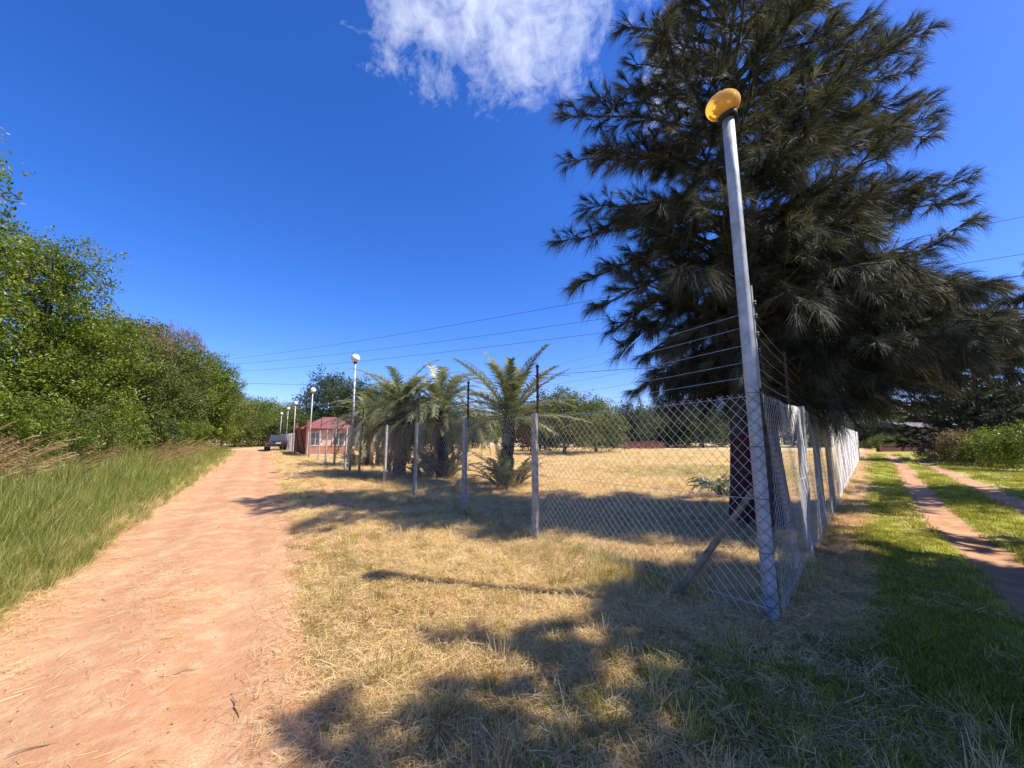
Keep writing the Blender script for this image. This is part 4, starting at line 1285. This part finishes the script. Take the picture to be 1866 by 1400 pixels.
bgtree(455, 742, 72, 6.0, 'leaf', 'green tree left of the parked car where the road bends', 'trees where the road ends', nleaf=14000, leaf=.3)
bgtree(428, 735, 62, 4.6, 'leaf_olive', 'green tree at the left shoulder of the road end', 'trees where the road ends', nleaf=12000, leaf=.26)
bgtree(1850, 715, 44, 5, 'leaf_dark', 'dark tree behind the wide evergreen at the right edge', 'trees along the far side of the field')

# scrub closing the gaps under the far trees
bproto = None
for k, px in enumerate(list(range(960, 1330, 34)) + list(range(1470, 1600, 40)) + list(range(450, 900, 50))):
    Yb = 66 + 5 * math.sin(k * 2.1); r = ray(px, 800); p = np.array([r[0] * Yb / r[1], Yb])
    if bproto is None:
        bproto = leafy_tree('bush', 'low dark bush of the scrub under the far trees', p, 3.0, 3.4, M['leaf_dark'], 'low bushes under the far trees', 'bush', nleaf=5200, leaf=.26, lobes=8, trunk=False)
    else:
        c = copy_tree(bproto); c.location = (p[0], p[1], 0); c.rotation_euler = (0, 0, k * 1.9); c.scale = (1, 1, .7 + .5 * ((k * 5) % 7) / 7)

# right side shrubs
for px, py, H, R, mt, lab in ((1755, 838, 1.5, 1.3, 'leaf_brown', 'rusty brown shrub under the wide evergreen on the right'), (1805, 842, 1.6, 1.4, 'leaf_olive', 'green and brown shrub right of the rusty shrub'), (1855, 850, 1.7, 1.4, 'leaf', 'green shrub at the right edge beyond the two track path'),
                              (1715, 832, .9, 1.2, 'leaf_brown', 'low brown scrub where the path meets the wide evergreen'), (1640, 818, 1.3, 2.2, 'leaf_olive', 'low scrub in front of the brown building'), (1600, 819, 1.3, 2.0, 'leaf_olive', 'low scrub just right of the fence end')):
    leafy_tree('shrub', lab, G(px, py + (9 if px > 1700 else 0)), H, R, M[mt], 'shrubs beyond the two track path', 'shrub', nleaf=5000, leaf=.12 if H > 1 else .1, lobes=6, trunk=False)

# distant tree line hiding the horizon: three shapes repeated
far_protos = []
for i in range(3):
    far_protos.append(leafy_tree('distant_tree', 'distant tree of the dark belt along the horizon', np.array([-30 + 40 * i, 128.0]), 8 + i, 8, M[('leaf_dark', 'leaf_olive', 'leaf_dark')[i]], 'distant trees along the horizon', nleaf=5200, leaf=.6, lobes=10))
k = 0
for a in np.arange(-66, 67, 4.0):
    src = far_protos[k % 3]; R_ = 122 + 16 * math.sin(k * 1.7)
    c = copy_tree(src); c.location = (math.sin(math.radians(a)) * R_, math.cos(math.radians(a)) * R_, 0); c.rotation_euler = (0, 0, k * 1.3); c.scale = (1, 1, .75 + .3 * ((k * 7) % 5) / 5); k += 1

# ------------------------------------------------------------------ gatehouse, gate, walls
M['plaster'] = solid('peach_plaster', [(0.3, (.60, .38, .26)), (0.5, (.70, .48, .34)), (0.7, (.76, .56, .42))], 1.6, .9, .1)
M['plaster_dark'] = solid('orange_dado', [(0.3, (.42, .15, .07)), (0.7, (.56, .24, .12))], 3, .9, .1)
M['tile'] = solid('red_roof_tiles', [(0.3, (.20, .07, .065)), (0.6, (.30, .115, .105)), (0.8, (.38, .17, .15))], 5, .75, .2)
M['tile_edge'] = solid('roof_fascia', [(0.3, (.10, .02, .02)), (0.7, (.16, .035, .03))], 5, .8)
M['trim'] = solid('white_trim', [(0.3, (.55, .52, .48)), (0.7, (.72, .70, .66))], 5, .7)
M['glass'] = solid('dark_glass', [(0.3, (.03, .035, .04)), (0.7, (.07, .08, .085))], 2, .12, spec=.8)
M['gate'] = solid('rust_red_gate', [(0.3, (.17, .05, .03)), (0.6, (.28, .095, .06)), (0.8, (.38, .16, .10))], 4, .8, .1)
M['grey_wall'] = solid('grey_render', [(0.3, (.13, .12, .12)), (0.7, (.20, .18, .18))], .6, .9)
M['brown_wall'] = solid('brown_brick', [(0.3, (.16, .09, .075)), (0.7, (.24, .15, .12))], 3, .9)
M['brick_low'] = solid('low_red_brick', [(0.3, (.09, .03, .02)), (0.6, (.15, .06, .04)), (0.8, (.2, .09, .06))], 4, .9, .2)


def gatehouse():
    c = AT(600, 800, 35.5)[:2]; z = zg1(c); rz = math.radians(20)
    root = empty('gatehouse', (c[0], c[1], z), rz); tag(root, 'small peach gatehouse with a dark red tiled roof behind the fence', 'house')
    W, D, H = 3.5, 3.0, 2.25
    mb = MB(); mb.box((0, 0, H / 2), (W, D, H)); mb.build('wall', M['plaster'], root)
    mb = MB(); mb.box((0, 0, .42), (W + .06, D + .06, .84)); mb.build('dado', M['plaster_dark'], root)
    mb = MB(); mb.box((0, 0, .06), (W + .5, D + .5, .16)); mb.build('plinth', M['trim'], root)
    # hip roof with tile courses
    mb = MB(); o = .35; steps = 9; R0 = np.array([W / 2 + o, D / 2 + o]); rise = 1.0; rid = np.array([W / 2 - D / 2 + .4, .02])
    for i in range(steps):
        f0 = i / steps; f1 = (i + 1) / steps; a = R0 * (1 - f0) + rid * f0; b = R0 * (1 - f1) + rid * f1; z0 = H + rise * f0 + .035; z1 = H + rise * f1
        V = [(-a[0], -a[1], z0), (a[0], -a[1], z0), (a[0], a[1], z0), (-a[0], a[1], z0), (-b[0], -b[1], z1), (b[0], -b[1], z1), (b[0], b[1], z1), (-b[0], b[1], z1),
             (-a[0], -a[1], z0 - .035), (a[0], -a[1], z0 - .035), (a[0], a[1], z0 - .035), (-a[0], a[1], z0 - .035)]
        mb.add(V, quads=[(0, 1, 5, 4), (1, 2, 6, 5), (2, 3, 7, 6), (3, 0, 4, 7), (8, 9, 1, 0), (9, 10, 2, 1), (10, 11, 3, 2), (11, 8, 0, 3)])
    mb.tube([(-rid[0], 0, H + rise), (rid[0], 0, H + rise)], .06, 8)
    rf = mb.build('roof', M['tile'], root)
    mb = MB(); mb.box((0, 0, H - .04), (W + 2 * o, D + 2 * o, .13)); mb.build('fascia', M['tile_edge'], rf)
    for wx, ww in ((-.95, .8), (.85, .9)):
        mb = MB()
        for sx in (-1, 1): mb.box((wx + sx * ww / 2, -D / 2 - .03, 1.42), (.09, .07, 1.1))
        for zz in (.87, 1.97): mb.box((wx, -D / 2 - .032, zz), (ww + .16, .075, .08))
        mb.box((wx, -D / 2 - .03, 1.42), (.05, .06, 1.1))
        w = mb.build('window', M['trim'], root)
        mb = MB(); mb.box((wx, -D / 2 - .012, 1.42), (ww - .05, .03, 1.05)); mb.build('pane', M['glass'], w)
    mb = MB(); mb.box((W / 2 + .02, .2, 1.02), (.05, .85, 1.95)); mb.build('door', M['gate'], root)
gatehouse()


def gate():
    a = C0 + DL * 33.6; rz = math.atan2(DL[1], DL[0])
    root = empty('gate', (a[0], a[1], zg1(a)), rz); tag(root, 'rust red steel double gate with diagonal braces between the fence stretches', 'gate')
    for x in (0.0, 9.4):
        mb = MB(); mb.box((x, 0, 1.35), (.22, .22, 2.9)); mb.box((x, 0, 2.83), (.3, .3, .07)); mb.build('gate_post', M['gate'], root)
    for k, (x0, x1) in enumerate(((.2, 4.65), (4.75, 9.2))):
        mb = MB(); L = x1 - x0; xm = (x0 + x1) / 2
        for zz in (.15, 1.2, 2.35): mb.box((xm, 0, zz), (L, .07, .08))
        for x in np.linspace(x0, x1, 4): mb.box((x, .0, 1.25), (.085, .085, 2.28))
        lf = mb.build('gate_leaf', M['gate'], root)
        mb = MB(); mb.box((xm, .055, 1.25), (L, .02, 2.1)); mb.build('sheet_panel', M['gate'], lf)
        mb = MB(); mb.tube([(x0, .09, .2), (x1, .09, 2.3)], .045, 6); mb.tube([(x0, -.07, .2), (x1, -.07, 2.3)], .045, 6); mb.build('brace', M['tile_edge'], lf)
gate()


def wall(px0, px1, Y_, h, mat, name, label, th=.25, roof=False, cat='wall'):
    r0 = ray(px0, 800); r1 = ray(px1, 800); A = np.array([r0[0] / r0[1] * Y_, Y_]); B = np.array([r1[0] / r1[1] * Y_, Y_ + 1])
    c = (A + B) / 2; L = np.linalg.norm(B - A); rz = math.atan2(*(B - A)[::-1]); root = empty(name, (c[0], c[1], 0), rz); tag(root, label, cat)
    mb = MB(); mb.box((0, 0, h / 2 - .2), (L, th, h + .4)); mb.build('wall', mat, root)
    mb = MB()
    if roof:
        mb.add([(-L / 2 - .5, -th / 2 - .6, h - .05), (L / 2 + .5, -th / 2 - .6, h - .05), (L / 2 + .5, 0, h + .8), (-L / 2 - .5, 0, h + .8), (L / 2 + .5, th / 2 + .6, h - .05), (-L / 2 - .5, th / 2 + .6, h - .05)], quads=[(0, 1, 2, 3), (3, 2, 4, 5), (0, 5, 4, 1)], tris=[(0, 3, 5), (1, 4, 2)])
        mb.build('roof', M['grey_wall'], root)
        for x in np.linspace(-L / 2 + 1.5, L / 2 - 1.5, 4):
            mb = MB(); mb.box((x, -th / 2 - .02, h * .62), (1.2, .06, .9)); mb.build('window', M['glass'], root)
        mb = MB(); mb.box((0, -th / 2 - .02, h * .16), (L + .04, .05, h * .32)); mb.build('dado', M['grey_wall'], root)
    else:
        mb.box((0, 0, h + .03), (L + .06, th + .08, .08)); mb.build('coping', mat, root)
        for x in np.arange(-L / 2, L / 2 + .1, 3.0):
            mb = MB(); mb.box((x, 0, h / 2 + .05), (.34, th + .14, h + .12)); mb.build('pier', mat, root)
    return root
wall(1625, 1720, 58, 2.9, M['brown_wall'], 'low_building', 'long low brown building behind the scrub on the right', 5, True, 'building')
wall(1600, 1720, 44, .62, M['brick_low'], 'garden_wall', 'low dark red wall crossing beyond the end of the two track path')
wall(1140, 1212, 52, .9, M['brick_low'], 'garden_wall', 'low dark red wall at the back of the dry field seen through the mesh')


# ------------------------------------------------------------------ power line
def power():
    top = AT(383, 654, 48.0); root = empty('power_pole', (top[0], top[1], 0)); tag(root, 'slim brown power pole rising just above the left tree row', 'power pole')
    mb = MB(); mb.tube([(0, 0, -.3), (0, 0, top[2] / 2), (0, 0, top[2])], [.16, .14, .11], 10); mb.build('pole', M['bark2'], root)
    d = np.array([17.4 + 29, 12.8 - 38]); d /= np.linalg.norm(d); nrm = np.array([-d[1], d[0]])
    mb = MB(); mb.box((nrm[0] * .0 + .35, .0, top[2] - .25), (1.5, .1, .12), rz=math.atan2(nrm[1], nrm[0])); ca_ = mb.build('crossarm', M['pipe_rust'], root)
    for o in (-.3, .35, 1.0):
        mb = MB(); mb.lathe([(0, -.02), (.05, 0), (.03, .06), (.05, .1), (.02, .16), (0, .17)], 8, c=(.35 + nrm[0] * (o - .35), nrm[1] * (o - .35), top[2] - .18)); mb.build('insulator', M['black'], ca_)
    ends = [((392, 658), (1866, 395), 'topmost thin power line slanting across the sky from the brown pole'),
            ((396, 666), (1866, 463), 'second thin power line slanting across the sky'),
            ((400, 679), (1866, 502), 'third thin power line slanting across the sky above the palms')]
    mids = [(1090, 545), (1120, 578), (1110, 605)]
    for (a, b, lab), mpx in zip(ends, mids):
        A = AT(a[0], a[1], 48.0); B = AT(b[0], b[1], 12.8)
        u, m = ray(*mpx), None
        k = u[0] / u[1]; dx, dy = B[0] - A[0], B[1] - A[1]; t = (A[0] - k * A[1]) / (k * dy - dx)
        zm = EYE + u[2] / u[1] * (A[1] + dy * t)
        zl = A[2] + (B[2] - A[2]) * t; sg = (zm - zl) / (t * (1 - t))
        tt = np.linspace(0, 1.5, 40)[:, None]
        P = A + (B - A) * tt; P[:, 2] += (sg * tt * (1 - tt))[:, 0]
        mb = MB(); mb.tube(P, .011, 5, cap=False); o = mb.build('power_line', M['black']); tag(o, lab, 'power line', 'power lines over the field')
        print('wire', A, B, sg)
    A = AT(410, 698, 36); Mm = AT(640, 703, 30); B = AT(970, 685, 23); Cc = AT(1400, 655, 15); E = AT(1866, 600, 13)
    pts = resample(np.array([A, Mm, B, Cc, E]), .5)
    mb = MB(); mb.tube(pts, .012, 5, cap=False); o = mb.build('power_line', M['black']); tag(o, 'lowest cable crossing nearly level behind the palms and the second fence post', 'power line', 'power lines over the field')
power()


# ------------------------------------------------------------------ parked car
def car():
    def cm(name, col, rough, metal=0, coat=0):
        m, nt, out = new_mat(name); b = nt.nodes.new('ShaderNodeBsdfPrincipled'); b.inputs['Roughness'].default_value = rough; b.inputs['Metallic'].default_value = metal
        b.inputs['Coat Weight'].default_value = coat
        nt.links.new(ramp(nt, [(0.3, tuple(c * .85 for c in col)), (0.7, tuple(c * 1.1 for c in col))], noise(nt, 2, 4)), b.inputs['Base Color']); nt.links.new(b.outputs[0], out.inputs[0]); return m
    paint = cm('dark_plum_paint', (.045, .032, .036), .3, .3, .6); rub = cm('tyre_rubber', (.018, .018, .018), .85); glass = cm('car_glass', (.04, .05, .06), .08, 0); chrome = cm('chrome', (.5, .5, .5), .2, 1)
    red = cm('tail_lens', (.35, .02, .02), .25); plate = cm('number_plate', (.55, .50, .30), .5)
    g = AT(501, 821, 47)[:2]; root = empty('parked_car', (g[0], g[1], zg1(g)), math.atan2(SL[1], SL[0]) + .10); tag(root, 'dark plum off road car parked on the verge by the gate, seen from behind', 'car')
    # x forward. side profile extruded with tumblehome
    prof_ = [(-2.2, .45), (-2.25, .75), (-2.2, 1.02), (-1.95, 1.68), (-1.75, 1.76), (.35, 1.78), (.95, 1.16), (2.15, 1.02), (2.3, .8), (2.28, .42)]
    def wid(z): return .92 if z < 1.05 else .92 - (z - 1.05) * .26
    mb = MB(); n = len(prof_); V = []
    for sg in (-1, 1):
        for x, z in prof_: V.append((x, sg * wid(z), z))
    Q = [(i, (i + 1) % n, n + (i + 1) % n, n + i) for i in range(n)]
    mb.add(V, quads=Q); c = len(V)
    for sg, o in ((-1, 0), (1, n)):
        cc = np.array([[0, sg * .90, .9]]); mb.add(np.concatenate([np.array(V)[o:o + n], cc]), tris=[(i, (i + 1) % n, n) for i in range(n)])
    body = mb.build('body', paint, root); bv = body.modifiers.new('bevel', 'BEVEL'); bv.width = .04; bv.segments = 2
    def pane(pts, name='window', m=glass):
        p = MB(); p.add(pts, quads=[(0, 1, 2, 3)]); o = p.build(name, m, root); s_ = o.modifiers.new('t', 'SOLIDIFY'); s_.thickness = .02; s_.offset = 0; return o
    pane([(-2.22, -.72, 1.1), (-2.22, .72, 1.1), (-2.0, .64, 1.62), (-2.0, -.64, 1.62)], 'rear_window')
    for sg in (-1, 1):
        pane([(-1.75, sg * .915, 1.12), (-.75, sg * .915, 1.12), (-.75, sg * .78, 1.64), (-1.6, sg * .78, 1.64)], 'side_window')
        pane([(-.65, sg * .915, 1.12), (.75, sg * .915, 1.12), (.3, sg * .78, 1.64), (-.65, sg * .78, 1.64)], 'side_window')
        m2 = MB(); m2.box((-2.24, sg * .78, .92), (.06, .13, .24)); m2.build('tail_light', red, root)
        m2 = MB(); m2.box((.75, sg * 1.02, 1.2), (.12, .2, .16)); m2.build('wing_mirror', paint, root)
        m2 = MB(); m2.tube([(-1.6, sg * .62, 1.82), (.2, sg * .62, 1.84)], .02, 6); m2.build('roof_rail', chrome, root)
        for x in (-1.4, 1.45):
            m2 = MB(); R = rot_to((0, sg * 1.0, .0001))
            m2.lathe([(.2, -.12), (.35, -.12), (.38, -.08), (.38, .08), (.35, .12), (.2, .12)], 24, c=(x, sg * .80, .38), R=R); w = m2.build('wheel', rub, root, smooth=True)
            m2 = MB(); m2.lathe([(.0, .05), (.05, .07), (.19, .08), (.22, .12)], 16, c=(x, sg * .80, .38), R=R); m2.build('rim', chrome, w)
    m2 = MB(); m2.box((-2.30, 0, .55), (.16, 1.78, .22)); m2.build('bumper', paint, root)
    m2 = MB(); m2.box((-2.27, 0, .84), (.03, .5, .13)); m2.build('number_plate', plate, root)
    m2 = MB(); m2.box((-2.26, 0, 1.02), (.04, .9, .05)); m2.build('tailgate_trim', chrome, root)
car()

# small twigs and stones on the road
for i, (px, py) in enumerate(((330, 1225), (60, 1365), (430, 1277), (500, 1190), (190, 1085), (398, 962), (765, 1190))):
    g = G(px, py); z = max(zg1(g), float(road_z(np.array([g[0]]), np.array([g[1]]))[0])) + .006
    a = rng.uniform(0, 3.14); L = rng.uniform(.05, .13); t = np.linspace(-1, 1, 6)[:, None]
    P = np.array([g[0], g[1], z]) + np.array([math.cos(a), math.sin(a), 0]) * L * t + np.concatenate([rng.normal(0, .006, (6, 2)), np.abs(rng.normal(0, .004, (6, 1)))], 1)
    mb = MB(); mb.tube(P, [.002, .003, .0035, .003, .003, .001], 5); o = mb.build('twig', M['wood'])
    tag(o, ['thin dark bent twig in the middle of the near road', 'dark twig at the bottom left of the road', 'short twig near the bottom of the road by the soil edge', 'small twig on the road close to its right edge',
            'small twig on the road near the left straw border', 'small twig beside the tree shadow on the road', 'twig lying on the dry verge'][i], 'twig', 'twigs on the dirt road' if i < 6 else None)

# ------------------------------------------------------------------ light and sky
sun_dir = np.array([3.62, -.89, 4.85]); sun_dir /= np.linalg.norm(sun_dir)
sd = bpy.data.lights.new('sun', 'SUN'); sd.energy = 5.0; sd.angle = math.radians(.5); sd.color = (1, .95, .87)
so = bpy.data.objects.new('sun', sd); COL.objects.link(so); so.rotation_euler = Vector(sun_dir).to_track_quat('Z', 'Y').to_euler(); so.location = (20, -5, 27)

wd = bpy.data.worlds.new('World'); S.world = wd; wd.use_nodes = True; nt = wd.node_tree; nt.nodes.clear()
out = nt.nodes.new('ShaderNodeOutputWorld'); bg = nt.nodes.new('ShaderNodeBackground')
sky = nt.nodes.new('ShaderNodeTexSky'); sky.sky_type = 'NISHITA'; sky.sun_disc = False
sky.sun_elevation = math.asin(sun_dir[2]); sky.sun_rotation = math.atan2(sun_dir[0], sun_dir[1])
sky.air_density = 1.0; sky.dust_density = 1.3; sky.ozone_density = 6.0; sky.altitude = 1200
hs = nt.nodes.new('ShaderNodeHueSaturation'); hs.inputs['Saturation'].default_value = 1.22; hs.inputs['Value'].default_value = 1.42
nt.links.new(mixc(nt, 1.0, sky.outputs[0], (1.09, .97, 1.19), 'MULTIPLY'), hs.inputs['Color'])
tc = nt.nodes.new('ShaderNodeTexCoord'); V = tc.outputs['Generated']
def cloud(px, py, sx, sy, thr, gain):
    """wispy cloud round one direction of the sky, in tangent coordinates"""
    c = ray(px, py); c = c / np.linalg.norm(c); rt = np.cross(c, [0, 0, 1]); rt /= np.linalg.norm(rt); up = np.cross(rt, c)
    def dot(v, s=1.0):
        n = nt.nodes.new('ShaderNodeVectorMath'); n.operation = 'DOT_PRODUCT'; nt.links.new(V, n.inputs[0]); n.inputs[1].default_value = tuple(v * s); return n.outputs['Value']
    cc = math_n(nt, 'MAXIMUM', dot(c), .05)
    a = math_n(nt, 'DIVIDE', dot(rt), cc); b = math_n(nt, 'DIVIDE', dot(up), cc)
    r2 = math_n(nt, 'ADD', math_n(nt, 'POWER', math_n(nt, 'ABSOLUTE', math_n(nt, 'DIVIDE', a, sx)), 2.0), math_n(nt, 'POWER', math_n(nt, 'ABSOLUTE', math_n(nt, 'DIVIDE', b, sy)), 2.0))
    m = math_n(nt, 'SUBTRACT', 1.0, r2)
    m = math_n(nt, 'MULTIPLY', m, math_n(nt, 'GREATER_THAN', dot(c), .2))
    nz = nt.nodes.new('ShaderNodeTexNoise'); nz.inputs['Scale'].default_value = 7; nz.inputs['Detail'].default_value = 9; nz.inputs['Roughness'].default_value = .62; nz.inputs['Distortion'].default_value = .6
    nt.links.new(V, nz.inputs['Vector'])
    nz2 = nt.nodes.new('ShaderNodeTexNoise'); nz2.inputs['Scale'].default_value = 26; nz2.inputs['Detail'].default_value = 8; nz2.inputs['Roughness'].default_value = .7; nz2.inputs['Distortion'].default_value = 1.0
    nt.links.new(V, nz2.inputs['Vector'])
    v = math_n(nt, 'ADD', math_n(nt, 'MULTIPLY', m, .55), math_n(nt, 'ADD', math_n(nt, 'MULTIPLY', nz.outputs['Fac'], .9), math_n(nt, 'MULTIPLY', nz2.outputs['Fac'], .4)))
    v = math_n(nt, 'MULTIPLY', math_n(nt, 'SUBTRACT', v, thr), gain, True)
    v = math_n(nt, 'MULTIPLY', v, math_n(nt, 'MULTIPLY', math_n(nt, 'ADD', m, .25), 3.0, True), True)
    return v
c1 = cloud(905, -22, .36, .26, .93, 1.5)
c2 = cloud(1225, 130, .12, .16, 1.05, 1.6)
cm_ = math_n(nt, 'MAXIMUM', c1, c2, True)
CLOUD = (9.6, 9.9, 10.6)
fin = mixc(nt, cm_, hs.outputs[0], CLOUD)
nt.links.new(fin, bg.inputs[0]); bg.inputs[1].default_value = .092
nt.links.new(bg.outputs[0], out.inputs[0])

vs = S.view_settings; vs.view_transform = 'Standard'; vs.look = 'None'; vs.exposure = 0.68; vs.gamma = 1; vs.use_curve_mapping = False
S.render.engine = 'CYCLES'
cy = S.cycles
cy.max_bounces = 6; cy.diffuse_bounces = 3; cy.glossy_bounces = 2; cy.transmission_bounces = 4; cy.transparent_max_bounces = 8
cy.caustics_reflective = False; cy.caustics_refractive = False
cy.use_denoising = True
S.render.film_transparent = False
